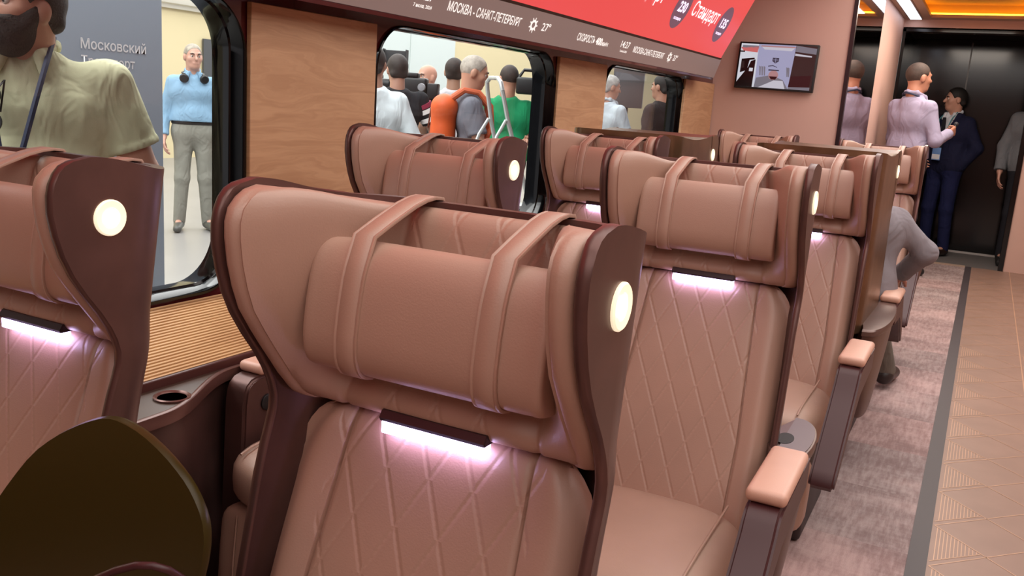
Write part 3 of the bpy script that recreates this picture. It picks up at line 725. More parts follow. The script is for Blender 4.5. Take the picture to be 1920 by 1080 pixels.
def shell_path(z, w, ins, back_ext=0.0):
    """half path from the front edge on +x round to the middle of the back"""
    yb = by(z)-ins+back_ext; r = .125-ins; x = w-ins; yf = fy(z)+ins*.0
    pts = []
    for k in range(9): pts.append((x, yf+(yb-r-yf)*k/8 if yb-r > yf else yf+.0005*k))
    y0 = max(yb-r, yf+.004); ry = yb-y0
    for k in range(1, 11):
        a = PI/2*k/10; pts.append((x-r+r*math.cos(a), y0+ry*math.sin(a)))
    for k in range(1, 5): pts.append(((x-r)*(1-k/4), yb))
    return pts
ZS = [.28, .36, .45, .56, .66, .77, .86, .90, .925, .945, .965, .985, 1.005, 1.03, 1.06, 1.09, 1.12, 1.15, 1.18, 1.205, 1.222, 1.236, 1.246, 1.252, 1.2575]
def mesh_shell(m, ext=0.0):
    mb = MB(); rings = []
    for z in ZS:
        h = shell_path(z, HW, 0); hi = shell_path(z, HW, .015)
        outer = [(-x, y) for x, y in h][:-1]+h[::-1]
        inner = [(-x, y) for x, y in hi][:-1]+hi[::-1]
        e = .003   # softly rounded rim at the front edge
        ring = outer+[(outer[-1][0]-.004, outer[-1][1]-e)]+[(inner[-1][0]+.003, inner[-1][1]-e)]+inner[::-1]+[(inner[0][0]-.003, inner[0][1]-e)]+[(outer[0][0]+.004, outer[0][1]-e)]
        rings.append([(x, y, dip(x, y, z)) for x, y in ring])
    mb.loft(rings)
    if ext:
        # deep rear housing: the sides run on behind the back and end in a rounded upright corner
        rings = []
        for z in [.58+.06*k for k in range(12)]+[1.256]:
            sag = .020*max(0, min(1, (z-1.0)/.25)); r = .05
            half = [(HW, by(z)-.14), (HW, by(z)-.06)]+[(HW-.006*k/6, by(z)-.04+(ext-r-.0)*k/6) for k in range(1, 7)]+[(HW-.006-r+r*math.cos(PI/2*k/8), ext-r+.08+r*math.sin(PI/2*k/8)) for k in range(1, 9)]
            full = [(-x, y) for x, y in half]+half[::-1]
            rings.append([(x, y, z-sag*math.sin(PI*max(0, min(1, (y+.02)/(ext+.1))))*.9) for x, y in full])
        mb.loft(rings)
    return mb.mesh('shell', m, smooth=50)

def mesh_headrest():
    mb = MB(); rings = []
    zs = [.961, .964, .970, .978, .988, 1.00, 1.02, 1.045, 1.07, 1.10, 1.13, 1.16, 1.19, 1.21, 1.226, 1.238, 1.246, 1.250]
    YC = [(.95, -.008), (.985, -.004), (1.02, .020), (1.08, .046), (1.16, .064), (1.25, .078)]
    for i, z in enumerate(zs):
        ins = max(0, .0, {0: .016, 1: .009, 2: .003}.get(i, 0), {len(zs)-1: .02, len(zs)-2: .010, len(zs)-3: .004}.get(i, 0))
        xo = HW-.016-(.014 if z < .963 else .007 if z < .969 else .002 if z < .98 else 0)
        yf = fy(z)-.002+ins+.020*max(0, min(1, (1.01-z)/.05)); yc = interp(z, YC)+ins*.8; yc = max(yc, yf+.004)
        xs = .142-.040*(z-.955)/.295
        half = [(0, yc-.002), (xs*.35, yc-.0015), (xs*.7, yc-.001), (xs-.008, yc-.0005), (xs-.002, yc+.004), (xs+.002, yc+.0035), (xs+.007, yc-.006*0-.002)]
        x1 = xo-.034; y1 = yf+.008; depth = yc-y1
        for k in range(1, 10):
            t = k/10; half.append((xs+.007+(x1-xs-.007)*t, yc-.002-depth*(t**1.05)*.97))
        half += [(xo-.030, yf+.004), (xo-.027, yf+.0055), (xo-.022, yf-.001), (xo-.014, yf-.002), (xo-.006, yf+.002), (xo, yf+.011)]
        yb = max(by(z)-.020, yf+.02); y0_ = max(by(z)-.125, yf+.004); ryb = max(yb-y0_, .012); half += [(xo, max(yf+.012, min(y0_, yb-.01)))]+[(xo-.105+.105*math.cos(PI/2*k/6), max(yf+.013+.001*k, yb-ryb+ryb*math.sin(PI/2*k/6))) for k in range(1, 6)]+[(xo-.105, yb)]
        # keep inside the rounded back corner of the shell
        half += [(xo*.4, yb+.002)]
        ring = [(-x, y) for x, y in half[::-1]]+half[1:]
        rings.append([(x, y, dip(x, y, z) if z > 1.0 else z+(.012*(x/.2)**2 if z < .99 else 0)*0) for x, y in ring])
    mb.loft(rings)
    return mb.mesh('headrest', LEAH, smooth=55)

def mesh_back():
    mb = MB(); rings = []
    zs = [.385, .39, .40, .42, .46, .52, .60, .68, .76, .82, .86, .885, .905, .925, .940, .949, .954, .956]
    YF = [(.38, -.205), (.45, -.178), (.60, -.118), (.76, -.062), (.88, -.016), (.957, .012)]
    for i, z in enumerate(zs):
        t = max(0, (z-.862)/(.957-.862)); wd = .222-.062*(1-math.sqrt(max(0, 1-t*t)))
        if z < .40: wd -= (.40-z)*.8
        ins = {0: .02, 1: .010, 2: .004, len(zs)-1: .022, len(zs)-2: .012, len(zs)-3: .006, len(zs)-4: .002}.get(i, 0)
        yf = interp(z, YF)+ins; xs = .152-.020*max(0, (z-.6)/.35); xs = min(xs, wd-.03)
        half = [(0, yf), (xs*.4, yf), (xs*.8, yf), (xs-.010, yf), (xs-.003, yf+.001), (xs-.0008, yf+.007), (xs+.0008, yf+.007), (xs+.003, yf)]
        a = xs+.003; b = wd
        for k in range(1, 13):
            t = k/12; x = a+(b-a)*t; half.append((x, yf-.006*math.sin(min(1, t*1.6)*PI/2)+.045*max(0, (t-.35)/.65)**2.4))
        j = [k for k, p in enumerate(half) if p[0] > a+(b-a)*.66][0]; half[j] = (half[j][0], half[j][1]+.0022)
        D = max(.012, min(.085, by(z)-.020-interp(z, YF)))
        lim = by(z)-.064; half = [(x, min(y, yf+D*.8, max(yf+.003, lim)) if x > .17 else y) for x, y in half]; half += [(wd+.0005, max(yf+.004, lim)), (wd-.03, max(yf+.006, lim+.018)), (wd-.07, yf+D*.9), (wd*.3, yf+D)]
        rings.append([(x, y, z) for x, y in [(-x, y) for x, y in half[::-1]]+half[1:]])
    mb.loft(rings); return mb.mesh('backrest', LEAQ, smooth=60)

def superbox(mb, c, hx, hy, hz, e=5, n=28, m=14, M=None, mi=0):
    """pillow-like rounded block"""
    def sg(v, p): return math.copysign(abs(v)**p, v)
    rings = []
    for i in range(1, m):
        a = -PI/2+PI*i/m; ca, sa = sg(math.cos(a), 2/e), sg(math.sin(a), 2/e)
        ring = []
        for k in range(n):
            b = 2*PI*k/n; p = Vector((hx*ca*sg(math.cos(b), 2/e), hy*ca*sg(math.sin(b), 2/e), hz*sa))
            ring.append(Vector(c)+(M @ p if M else p))
        rings.append(ring)
    return mb.loft(rings, mi=mi)

PZ, PY = 1.104, -.012       # pillow centre
def pillow_sec(s=1.0):
    """closed cross-section (y,z): soft rectangle, leaning with the head"""
    pts = []
    for k in range(32):
        a = 2*PI*k/32; c, s_ = math.cos(a), math.sin(a)
        y = math.copysign(abs(c)**.62, c)*.040*s; z = math.copysign(abs(s_)**.55, s_)*.084*s
        if c < 0: y *= 1.12*(1-.10*(z/.084)**2)
        q = R(9); pts.append((PY+y*math.cos(q)+z*math.sin(q), PZ-y*math.sin(q)+z*math.cos(q)))
    return pts
def mesh_pillow():
    mb = MB(); xs = [(-.166, .86), (-.1655, .93), (-.163, .985), (-.158, 1.0), (-.152, 1.004), (-.149, .998), (-.14, 1.003), (0, 1.006), (.14, 1.003), (.149, .998), (.152, 1.004), (.158, 1.0), (.163, .985), (.1655, .93), (.166, .86)]
    mb.loft([[(x, y, z) for y, z in pillow_sec(s)] for x, s in xs]); return mb.mesh('pillow', LEA, smooth=60)
def mesh_strap(xc):
    """leather band round the pillow and over the top of the seat"""
    mb = MB(); w_ = .0165; sec = pillow_sec(1.035)
    # order: from the lower back, under and round the front, up to the top, over the head of the seat and down behind
    lower = sorted([p for p in sec if p[1] < PZ-.045 and p[0] > PY-.01], key=lambda p: -p[0])
    front = sorted([p for p in sec if p[0] < PY-.012 or p[1] < PZ-.07], key=lambda p: p[1])
    path = [(PY+.03, PZ-.070), (PY+.005, PZ-.081)]+[p for p in front if p[0] < PY-.01]
    topp = max(path, key=lambda p: p[1]); path = [p for p in path[:path.index(topp)+1] if p[1] < PZ+.058]
    path += [(-.030, 1.198), (.01, 1.2135), (.055, 1.2295), (.08, 1.2355), (.10, 1.2375), (.118, 1.2355), (.1245, 1.226), (.122, 1.20), (.118, 1.16)]
    P3 = [Vector((0, y, z)) for y, z in path]
    rings = []
    for i, p in enumerate(P3):
        d = (P3[min(i+1, len(P3)-1)]-P3[max(i-1, 0)]).normalized(); n = Vector((0, -d.z, d.y)); th = .0022
        def q(x, u): v = p+n*u; return (xc+x, v.y, v.z)
        rings.append([q(-w_, -th), q(w_, -th), q(w_+.0006, 0), q(w_, th), q(w_*.84, th*1.0), q(w_*.78, th*.55), q(w_*.72, th*1.05), q(-w_*.72, th*1.05), q(-w_*.78, th*.55), q(-w_*.84, th), q(-w_, th), q(-w_-.0006, 0)])
    mb.loft(rings); return mb.mesh('strap', LEA, smooth=50)
def arm_prof(kind):
    if kind == 'aisle':
        return [(-.10, .606), (-.44, .606), (-.465, .600), (-.485, .585), (-.50, .565), (-.565, .51), (-.76, .365), (-.783, .345), (-.787, .325), (-.775, .312), (-.755, .312), (-.62, .39), (-.52, .452), (-.40, .50), (-.10, .52)]
    return [(-.06, .606), (-.45, .606), (-.475, .601), (-.492, .588), (-.50, .570), (-.505, .54), (-.52, .18), (-.06, .18)]
CACHE = {}
def cached(k, fn):
    if k not in CACHE: CACHE[k] = fn()
    return CACHE[k]
def seat(label, x, y, rz, aisle=1, zs=1.0, shell='brown', lights=(1,), ext=0.0, pod=True, arms=(1, -1)):
    t = thing('wingback_seat', label, 'seat', (x, y, 0), rz, 'wingback train seats')
    t.scale = (1, 1, zs)
    link('shell', cached(('shell', shell, ext), lambda: mesh_shell(SHELLB if shell == 'brass' else SHELL, ext)), t)
    link('headrest', cached('head', mesh_headrest), t)
    link('backrest', cached('back', mesh_back), t)
    pl = link('pillow', cached('pillow', mesh_pillow), t)
    for xc in (-.096, .096): link('strap', cached(('strap', xc), lambda: mesh_strap(xc)), pl)
    def bar():
        b = MB(); b.prism([(.008, .9585), (-.012, .9585), (-.014, .963), (-.008, .972), (.012, .976), (.03, .970), (.03, .959)], 'x', -.077, .077, bev=.001); return b.mesh('light_bar', mat('bar_brown', '#3b2a2e', .35, .4), smooth=30)
    lb = link('light_bar', cached('bar', bar), t)
    link('light_strip', cached('barl', lambda: MB().box((-.0748, -.0115, .9415), (.0748, .008, .9583), .002, 2).mesh('light_strip', LEDW)), lb)
    for sx in lights:
        def lamp():
            b = MB(); c = (sx*(HW-.001), -.048, 1.170); ax = (sx, 0, 0)
            b.lathe([(.0, -.002), (.0265, -.002), (.0265, .0035), (.0245, .0055), (.0155, .0040), (.0150, .0025), (.0, .0022)], c, ax, 32); return b.mesh('reading_light', LAMPR)
        rl = link('reading_light', cached(('lamp', sx), lamp), t)
        link('bulb', cached(('bulb', sx), lambda: MB().lathe([(.0, .0020), (.0125, .0022), (.0115, .0050), (.007, .0068), (.0, .0072)], (sx*(HW-.001), -.048, 1.170), (sx, 0, 0), 24).mesh('bulb', LAMPW)), rl)
    def cushion():
        b = MB(); superbox(b, (0, -.405, .395), .232, .238, .079, 3.6, 44, 18)
        for sx in (-1, 1): b.tube([(sx*.165, -.20, .4735), (sx*.165, -.45, .4735), (sx*.165, -.56, .469), (sx*.165, -.60, .46)], .003, 6)
        return b.mesh('seat_cushion', LEAP, smooth=60)
    link('seat_cushion', cached('cush', cushion), t)
    def legrest():
        b = MB(); superbox(b, (0, -.575, .20), .226, .055, .128, 6, 40, 16, M=Matrix.Rotation(R(-5), 3, 'X'))
        for sx in (-1, 1): b.tube([(sx*.155, -.640, .09), (sx*.155, -.634, .2), (sx*.155, -.622, .31)], .0025, 6)
        return b.mesh('leg_rest', LEAP, smooth=60)
    link('leg_rest', cached('legr', legrest), t)
    link('base', cached('base', lambda: MB().box((-.21, -.50, .0), (.21, -.06, .33), .02).mesh('base', mat('base_dark', '#2c2122', .5))), t)
    for sx in arms:
        kind = 'aisle' if sx == aisle else 'wall'
        o = link('armrest', cached(('arm', kind, sx), lambda: MB().prism(arm_prof(kind), 'x', sx*.245, sx*.318, bev=.008, seg=3).mesh('armrest', PLUM if kind == 'aisle' else mat('arm_brown', '#5d413c', .32, .5, mott=.12, mscale=9), smooth=40)), t)
        def pad():
            b = MB(); x0, x1 = sorted((sx*.240, sx*.322)); b.box((x0, -.452, .606), (x1, -.17, .636), .013, 4); return b.mesh('arm_pad', PEACH, smooth=60)
        link('arm_pad', cached(('pad', sx), pad), o)
        if kind == 'wall':
            link('knob', cached(('knob', sx), lambda: MB().lathe([(.0, -.002), (.022, -.002), (.022, .004), (.018, .0065), (.0, .0065)], (sx*.245, -.425, .53), (-sx, 0, 0), 28).mesh('knob', BLACKP)), o)
    if pod:
        def mk_pod():
            b = MB(); rings = []; wx, ly_, cy = (.068, .165, -.03) if pod is True else (.080, .35, .11)
            for z, s_ in ((.20, .40), (.22, .46), (.32, .62), (.45, .80), (.575, .94), (.580, 1.0), (.584, 1.03), (.600, 1.03), (.606, 1.0), (.6065, .98)):
                ring = [(aisle*.246, ly_*.94*s_+cy)]
                for k in range(0, 19):
                    a = PI/2-PI*k/18; ring.append((aisle*(.246+wx*s_*max(0, math.cos(a))**.7), cy+ly_*s_*math.sin(a)))
                ring += [(aisle*.246, -ly_*.94*s_+cy), (aisle*.20, cy)]
                rings.append([(x_, y_, z) for x_, y_ in ring])
            b.loft(rings); return b.mesh('side_pod', mat('pod_brown', '#6a524b', .38, .45, mott=.08, mscale=10), smooth=40)
        pd = link('side_pod', cached(('pod', aisle, pod), mk_pod), t)
        if pod is not True: return t
        def shelf():
            b = MB(); pts = [(aisle*.246, .128)]+[(aisle*(.246+.064*max(0, math.cos(PI/2-PI*k/18))**.7), -.03+.158*math.sin(PI/2-PI*k/18)) for k in range(19)]+[(aisle*.246, -.188)]
            b.prism(pts, 'z', .6060, .6095); return b.mesh('shelf_top', GREYTOP, smooth=30)
        link('shelf_top', cached(('shelf', aisle), shelf), pd)
        link('cup_slot', cached(('slot', aisle), lambda: MB().prism([(aisle*(.249+.020*math.cos(a)), -.045+.040*math.sin(a)) for a in [PI*2*k/28 for k in range(28)]], 'z', .6085, .6105).mesh('cup_slot', DARK, smooth=0)), pd)
    return t
XA, XW = -.556, -1.325
seat('nearest tan wingback seat in the middle, with a big strapped pillow', XA+.005, .900, 0, 1, .983, arms=(1,))
seat('left-edge wingback seat showing its brown side and a round glowing lamp', XW, .905, 0, 1, .981, pod=False, arms=(-1,))
seat('aisle seat directly behind the nearest seat, its lit bar whole in view', XA-.014, 2.145, R(1.2), 1)
seat('window-side seat in front of the window with the orange backpack', XW-.002, 2.137, 0, 1, pod=False)
seat('third-row aisle seat with a peach armrest and bright lit bar half hidden', XA-.002, 3.36, 0, 1, lights=(), pod=False)
seat('third-row window-side seat below the oak panel left of the third window', XW, 3.36, 0, 1, lights=(), pod=False)
seat('aisle seat turned away with a brassy sheen on its brown shell, person sitting in it', XA, 3.945, PI, -1, shell='brass', lights=(-1,), ext=.365, pod='long')
seat('window-side seat turned away, dark brown shell back with a small glowing lamp', XW, 3.945, PI, -1, shell='brass', lights=(-1,), ext=.365, pod=False)
seat('farthest aisle seat facing the camera in front of the lilac shirt', XA, 5.86, 0, 1, lights=())
seat('farthest window-side seat below the television on the end wall', XW+.03, 5.86, 0, 1, lights=(1,), pod=False)

# ------------------------------------------------------------------ olive shell chair pushed between the two nearest seats
def shell_chair():
    ox, oy = -.925, .45
    t = thing('shell_chair', 'dark olive glossy chair with a rounded back in the near left corner', 'chair', (ox, oy, 0))
    out = [(-.722, .784), (-.715, .814), (-.714, .841), (-.720, .863), (-.740, .886), (-.761, .901), (-.795, .918), (-.835, .932), (-.872, .938), (-.900, .937), (-.924, .928), (-.955, .913), (-.992, .891), (-1.03, .861), (-1.066, .818), (-1.103, .767),
           (-1.118, .71), (-1.110, .64), (-1.085, .55), (-1.06, .47), (-.93, .455), (-.82, .47), (-.775, .56), (-.745, .68)]
    cx, cz = -.92, .70
    # smooth the outline once
    n = len(out); o2 = []
    for i in range(n):
        (x0, z0), (x1, z1) = out[i], out[(i+1) % n]; o2 += [(.75*x0+.25*x1, .75*z0+.25*z1), (.25*x0+.75*x1, .25*z0+.75*z1)]
    def pt(p, k, off):
        x = cx+(p[0]-cx)*k; z = cz+(p[1]-cz)*k
        return (x-ox, .70-.3*(x-cx)**2+.08*(z-.94)+.35*max(0, .62-z)**1.5*-1+off-oy, z)
    ks = [.03, .2, .4, .6, .75, .88, .96, 1.0]
    b = MB(); b.loft([[pt(p, k, 0) for p in o2] for k in ks]+[[pt(p, 1.008, .006) for p in o2]]+[[pt(p, k, .012) for p in o2] for k in ks[::-1]])
    b.obj('backrest', mat('olive_gloss', '#3a300d', .34, spec=.3), t, smooth=60)
    st = MB(); superbox(st, (-.013, -.03, .452), .125, .20, .014, 4, 40, 8); st.obj('seat', mat('olive_gloss'), t)
    for sx in (-1, 1):
        for yy in (-.15, .12): MB().tube([(sx*.085-.013, yy*.8, .445), (sx*.105-.013, yy*1.15, .0)], [.013, .010], 10).obj('leg', PLUM, t)
    MB().tube([(-.84-ox, .615-oy, .77), (-.807-ox, .61-oy, .794), (-.78-ox, .615-oy, .811), (-.754-ox, .62-oy, .823), (-.733-ox, .625-oy, .827), (-.721-ox, .635-oy, .821), (-.716-ox, .655-oy, .80), (-.72-ox, .67-oy, .77)], .0045, 10).obj('handle', PLUM, t)
shell_chair()

# ------------------------------------------------------------------ the hall outside
GZ = -.10
struct(MB().box((-16, -6, GZ-.05), (-2.15, 70, GZ)).obj('floor_hall', mat('hall_floor', '#8a8784', .35, mott=.06, mscale=1)))
struct(MB().box((-13.3, -6, GZ), (-13, 70, 7)).obj('wall_hall', mat('hall_yellow', '#cdbf98', .7)))
struct(MB().box((-13.0, 16.5, GZ), (-12.9, 21.0, 7)).box((-12.9, 18.9, GZ), (-12.88, 18.95, 7)).obj('wall_hall_pale', mat('hall_pale', '#c3ccc9', .7)))
co = MB(); prof = [(-13, 2.50), (-12.93, 2.50), (-12.90, 2.56), (-12.84, 2.58), (-12.80, 2.66), (-12.80, 2.72), (-12.74, 2.75), (-12.74, 2.80), (-13, 2.80)]
co.prism(prof, 'y', -6, 15.5); struct(co.obj('trim_6', mat('hall_cornice', '#d9d5c8', .6)))
struct(MB().box((-12.98, 12.33, GZ), (-12.94, 13.2, 2.05)).obj('door_2', mat('hall_door', '#4b4c4e', .4)))

bn = thing('banner', 'tall slate blue banner with white lettering behind the bearded man', 'banner', (-3.6, 0, GZ))
MB().box((-.06, 1.55, .0), (0, 3.168, 2.6), .004).obj('panel', mat('banner_slate', '#9dacba', .45), bn)
MB().box((-.20, 1.5, .0), (.12, 3.2, .03), .004).obj('foot', ALU, bn)
WT = mat('banner_white', '#f4f7f8', .5)
text('lettering', 'Московский', (.0, 2.72, 1.542), (0, 1, 0), (0, 0, 1), WT, bn, width=.35, height=.045, lift=.002, bold=.012)
text('lettering', 'Транспорт', (.0, 2.72, 1.468), (0, 1, 0), (0, 0, 1), WT, bn, width=.285, height=.045, lift=.002, bold=.012)

def ang(dx, dy): return math.atan2(-dx, dy)       # facing angle for direction (dx,dy)
CAM_DIR = lambda x, y: (-x, -y)

# bearded man close to the first window
px, py = -2.59, 1.78
pm_, J, hp, sc = person('bearded man in a sage green polo shirt standing just outside the first window', (px, py, GZ), ang(.62, -.78), H=1.77, h=.0065, look=R(-38), nod=R(4), bulk=1.28, belly=.8,
    skin='#c08d76', shirt=('#c2c19f', 'short', -.12), trousers='#3a3f4a', hair=('#1d1917', 'full'), beard='#241d19', collar=True,
    pose=dict(elL=(-.305, -.04, 1.13), wrL=(-.27, .14, .95), shL=(-.215, -.01, 1.392), shR=(.215, -.01, 1.392), head=(.0, .03, 1.597), neck=(0, -.01, 1.46)))
ly = MB()
for sx in (1, -1):
    ly.tube([V(.062*sx, -.03, 1.52)*sc, V(.075*sx, .10, 1.44)*sc, V(.060*sx, .150, 1.34)*sc, V(.03*sx, .185, 1.20)*sc, V(.004*sx, .20, 1.12)*sc], .009, 6)
ly.obj('lanyard', mat('lanyard_navy', '#27304a', .7), pm_)
sg = thing('sunglasses', 'dark sunglasses hanging at the neckline of the sage polo', 'sunglasses', (0, 0, 0))
Mx = Matrix.Translation((px, py, GZ)) @ Matrix.Rotation(ang(.62, -.78), 4, 'Z')
def at(M_, v): return M_ @ Vector(v)
lens = MB(); frm = MB()
for dz in (0, -.075):
    c = Vector((.055, .165, 1.345+dz))*sc
    lens.lathe([(.0, 0), (.027, 0), (.027, .003), (.0, .004)], at(Mx, c), Mx.to_3x3() @ Vector((0.15, 1, .25)), 20)
    frm.lathe([(.026, -.001), (.031, -.001), (.031, .004), (.026, .004), (.026, -.001)], at(Mx, c), Mx.to_3x3() @ Vector((.15, 1, .25)), 24)
frm.tube([at(Mx, Vector((.055, .167, 1.315))*sc), at(Mx, Vector((.055, .170, 1.303))*sc)], .003, 6)
frm.tube([at(Mx, Vector((.03, .163, 1.372))*sc), at(Mx, Vector((.02, .15, 1.39))*sc), at(Mx, Vector((.035, .15, 1.30))*sc)], .003, 6)
lens.obj('lens', mat('lens_dark', '#30343c', .08, coat=.5), sg); frm.obj('frame', BLACKP, sg)

# man with headphones, full figure
hx, hy = -6.72, 6.27
hm, J, hp, sc = person('man in a light blue shirt and grey jeans with headphones round his neck', (hx, hy, GZ), ang(.80, -.60), H=1.76, h=.0085, look=R(10), bulk=1.06, belly=.5, skin='#c49683',
    shirt=('#86a8c2', 'long', .085), trousers='#8b8a80', belt='#221d1b', shoes='#4a4b46', hair=('#9c9486', 'crop'), collar=True,
    pose=dict(toeR=(.17, .15, .03), toeL=(-.17, .15, .03), anR=(.13, -.02, .085), anL=(-.13, -.02, .085)))
hs = thing('headphones', 'black headphones hanging round the neck of the light blue shirt', 'headphones', (hx, hy, GZ), ang(.80, -.60))
MB().tube([V(.085*math.cos(a), -.02+.085*math.sin(a), 1.525)*sc for a in [R(200-220*k/14+0) if False else R(-20+220*0) for k in range(2)]] if False else [V(.095*math.sin(a), -.015-.095*math.cos(a), 1.50-.035*abs(a)/2.2)*sc for a in [-2.2+4.4*k/20 for k in range(21)]], .009, 8).obj('band', BLACKP, hs)
for sx in (1, -1):
    MB().lathe([(.0, 0), (.030, 0), (.040, .006), (.042, .024), (.032, .034), (.0, .036)], V(.085*sx, .085, 1.43)*sc, (.25*sx, 1, -.15), 20).obj('ear_cup', BLACKP, hs)

# people behind the second window
person('man in a plain white shirt seen from behind at the left of the second window', (-3.74, 5.06, GZ), ang(-.62, .78), H=1.74, h=.0085, skin='#b08671', shirt=('#d3dee2', 'long', -.12), hair=('#2c2623', 'short'), eyes=False, bulk=1.12, look=R(-15),
       pose=dict(elR=(.30, -.03, 1.12), wrR=(.33, .08, .90)))
sp, J, hp, sc = person('man in a black top with white and crimson sleeve stripes beside the white shirt', (-4.24, 6.05, GZ), ang(-.75, .66), H=1.74, h=.0085, skin='#a97f6c', shirt=('#25272b', 'short', -.05), hair=('#2d2522', 'short'), eyes=False,
       pose=dict(shR=(.20, 0, 1.41), elR=(.33, .02, 1.15), wrR=(.40, .12, .95)))
for i, (c_, t0) in enumerate((('#e8e6e4', .28), ('#8e2a45', .13), ('#e8e6e4', .52))):
    a = J['shR']; b = J['elR']; p0 = a+(b-a)*t0; p1 = a+(b-a)*(t0+.12)
    MB().tube([p0, p1], [.0735*sc, .0735*sc], 20, cap=True).obj('sleeve_stripe', mat('stripe_'+c_.strip('#'), c_, .85), sp)
person('bald cameraman standing behind the big black video camera', (-4.78, 7.32, GZ), ang(-.45, -.89), H=1.72, h=.009, skin='#c0907b', shirt=('#3a3c40', 'short', -.05), hair=None, look=R(10),
       pose=dict(elL=(-.28, .10, 1.18), wrL=(-.16, .32, 1.30)))
# studio camera on a tripod, pointing left
vc = thing('video_camera', 'big black video camera with a monitor hood on a tripod', 'camera', (-4.62, 6.72, GZ), ang(-.93, -.36))
MB().box((-.06, -.20, 1.42), (.06, .14, 1.58), .02).box((-.05, -.12, 1.58), (.05, .06, 1.62), .01).obj('body', BLACKP, vc)
MB().lathe([(.0, 0), (.045, 0), (.045, .08), (.055, .09), (.06, .12)], (0, .14, 1.51), (0, 1, 0), 24).obj('lens', BLACKP, vc)
MB().box((-.085, .22, 1.43), (.085, .36, 1.585), .006).obj('matte_box', mat('hood_black', '#1d1f22', .5), vc)
MB().box((-.02, .00, 1.64), (.02, .20, 1.80), .004).box((-.05, -.005, 1.63), (.05, .0, 1.81)).box((-.05, .2, 1.63), (.05, .205, 1.81)).obj('monitor_hood', mat('hood_black'), vc)
MB().tube([(0, .22, 1.62), (0, .27, 1.70), (0, .30, 1.73)], [.012, .02, .026], 8).obj('viewfinder', BLACKP, vc)
MB().lathe([(.0, 0), (.03, 0), (.036, .01), (.03, .02), (.0, .022)], (.06, -.16, 1.50), (1, 0, 0), 20).lathe([(.0, 0), (.03, 0), (.036, .01), (.03, .02), (.0, .022)], (-.06, -.16, 1.50), (-1, 0, 0), 20).obj('dial', mat('dial_grey', '#9a9ba0', .3, .4), vc)
MB().box((-.05, -.30, 1.40), (.05, -.20, 1.54), .01).box((-.08, -.26, 1.28), (.08, -.12, 1.40), .02).obj('battery', BLACKP, vc)
MB().lathe([(.0, 0), (.06, 0), (.07, .03), (.05, .09), (.0, .10)], (0, 0, 1.32), n=20).obj('tripod_head', BLACKP, vc)
for k in range(3):
    a = R(90+120*k); MB().tube([(.04*math.cos(a), .04*math.sin(a), 1.36), (.36*math.cos(a), .36*math.sin(a), .0)], [.022, .016], 8).obj('leg', BLACKP, vc)
MB().tube([(0, -.05, 1.36), (.05, -.30, 1.22)], .012, 8).obj('pan_handle', BLACKP, vc)

gx, gy = -3.335, 5.685
ga = ang(.70, .50)
gm, J, hp, sc = person('grey-haired man in a grey T-shirt wearing an orange backpack', (gx, gy, GZ), ga, H=1.74, h=.0085, look=R(0), nod=R(-14), skin='#bb8b74', shirt=('#6a6c76', 'short', -.08), trousers='#3d4148', hair=('#a79f94', 'crop'), bulk=1.08,
    pose=dict(elR=(.22, .06, 1.12), wrR=(.13, .30, 1.10), elL=(-.22, .06, 1.12), wrL=(-.10, .31, 1.12), handR=((-.3, .9, .2), (-.6, -.2, .8), .5), handL=((.3, .9, .2), (.5, -.2, .8), .5)))
ph = thing('phone', 'dark phone held by the man with the orange backpack', 'phone', (gx, gy, GZ), ga)
MB().box((-.04, .37, 1.135), (.035, .515, 1.145), .004).obj('case', BLACKP, ph)
bp = thing('backpack', 'bright orange backpack worn by the man in the grey T-shirt', 'backpack', (gx, gy, GZ), ga)
S = SDF((-.32, -.50, .80), (.32, .2, 1.70), .009); s7 = sc
S.cone(V(-.07, -.19, 1.37)*s7, V(.07, -.19, 1.37)*s7, .075*s7, k=.04).cone(V(-.09, -.20, 1.00)*s7, V(.09, -.20, 1.00)*s7, .095*s7, k=.05).cone(V(-.06, -.20, 1.00)*s7, V(-.05, -.19, 1.37)*s7, .095*s7, .085*s7, k=.06).cone(V(.06, -.20, 1.00)*s7, V(.05, -.19, 1.37)*s7, .095*s7, .085*s7, k=.06).cone(V(-.05, -.275, 1.02)*s7, V(.05, -.275, 1.10)*s7, .06*s7, k=.015)
ORG = mat('orange_nylon', '#c9521d', .6, mott=.1, mscale=8, grain=.8)
link('bag', S.mesh('bag', ORG), bp)
for sx in (1, -1):
    MB().tube([V(.09*sx, -.15, 1.43)*s7, V(.115*sx, -.06, 1.50)*s7, V(.125*sx, .04, 1.49)*s7, V(.13*sx, .13, 1.40)*s7, V(.14*sx, .145, 1.25)*s7, V(.19*sx, .08, 1.12)*s7, V(.20*sx, -.04, 1.05)*s7, V(.15*sx, -.16, 1.02)*s7], .021, 8).obj('shoulder_strap', mat('orange_strap', '#b5512b', .7), bp)
MB().tube([V(.0, -.300, 1.22)*s7, V(0, -.285, 1.36)*s7], .006, 6).obj('zip', mat('zip_dark', '#5a2a18', .5), bp)
person('dark-haired person seen from behind beyond the grey-haired man', (-4.36, 7.10, GZ), ang(-.5, .85), H=1.78, h=.01, skin='#a67e69', shirt=('#c5c0c4', 'short', -.08), hair=('#2b211d', 'short'), eyes=False)
gnm, J, hp, sc = person('man in a bright green T-shirt seen from behind, next to the step ladder', (-3.70, 6.91, GZ), ang(-.35, .94), H=1.74, h=.0085, skin='#b5846d', shirt=('#1f8a5a', 'short', -.10), trousers='#1d2136', hair=('#2c2320', 'crop'), eyes=False, bulk=1.12, look=R(28),
    pose=dict(elR=(.26, .06, 1.14), wrR=(.22, .30, 1.20), elL=(-.26, .05, 1.13), wrL=(-.22, .28, 1.20), handR=((0, .8, .6), (-1, 0, 0), .5)))
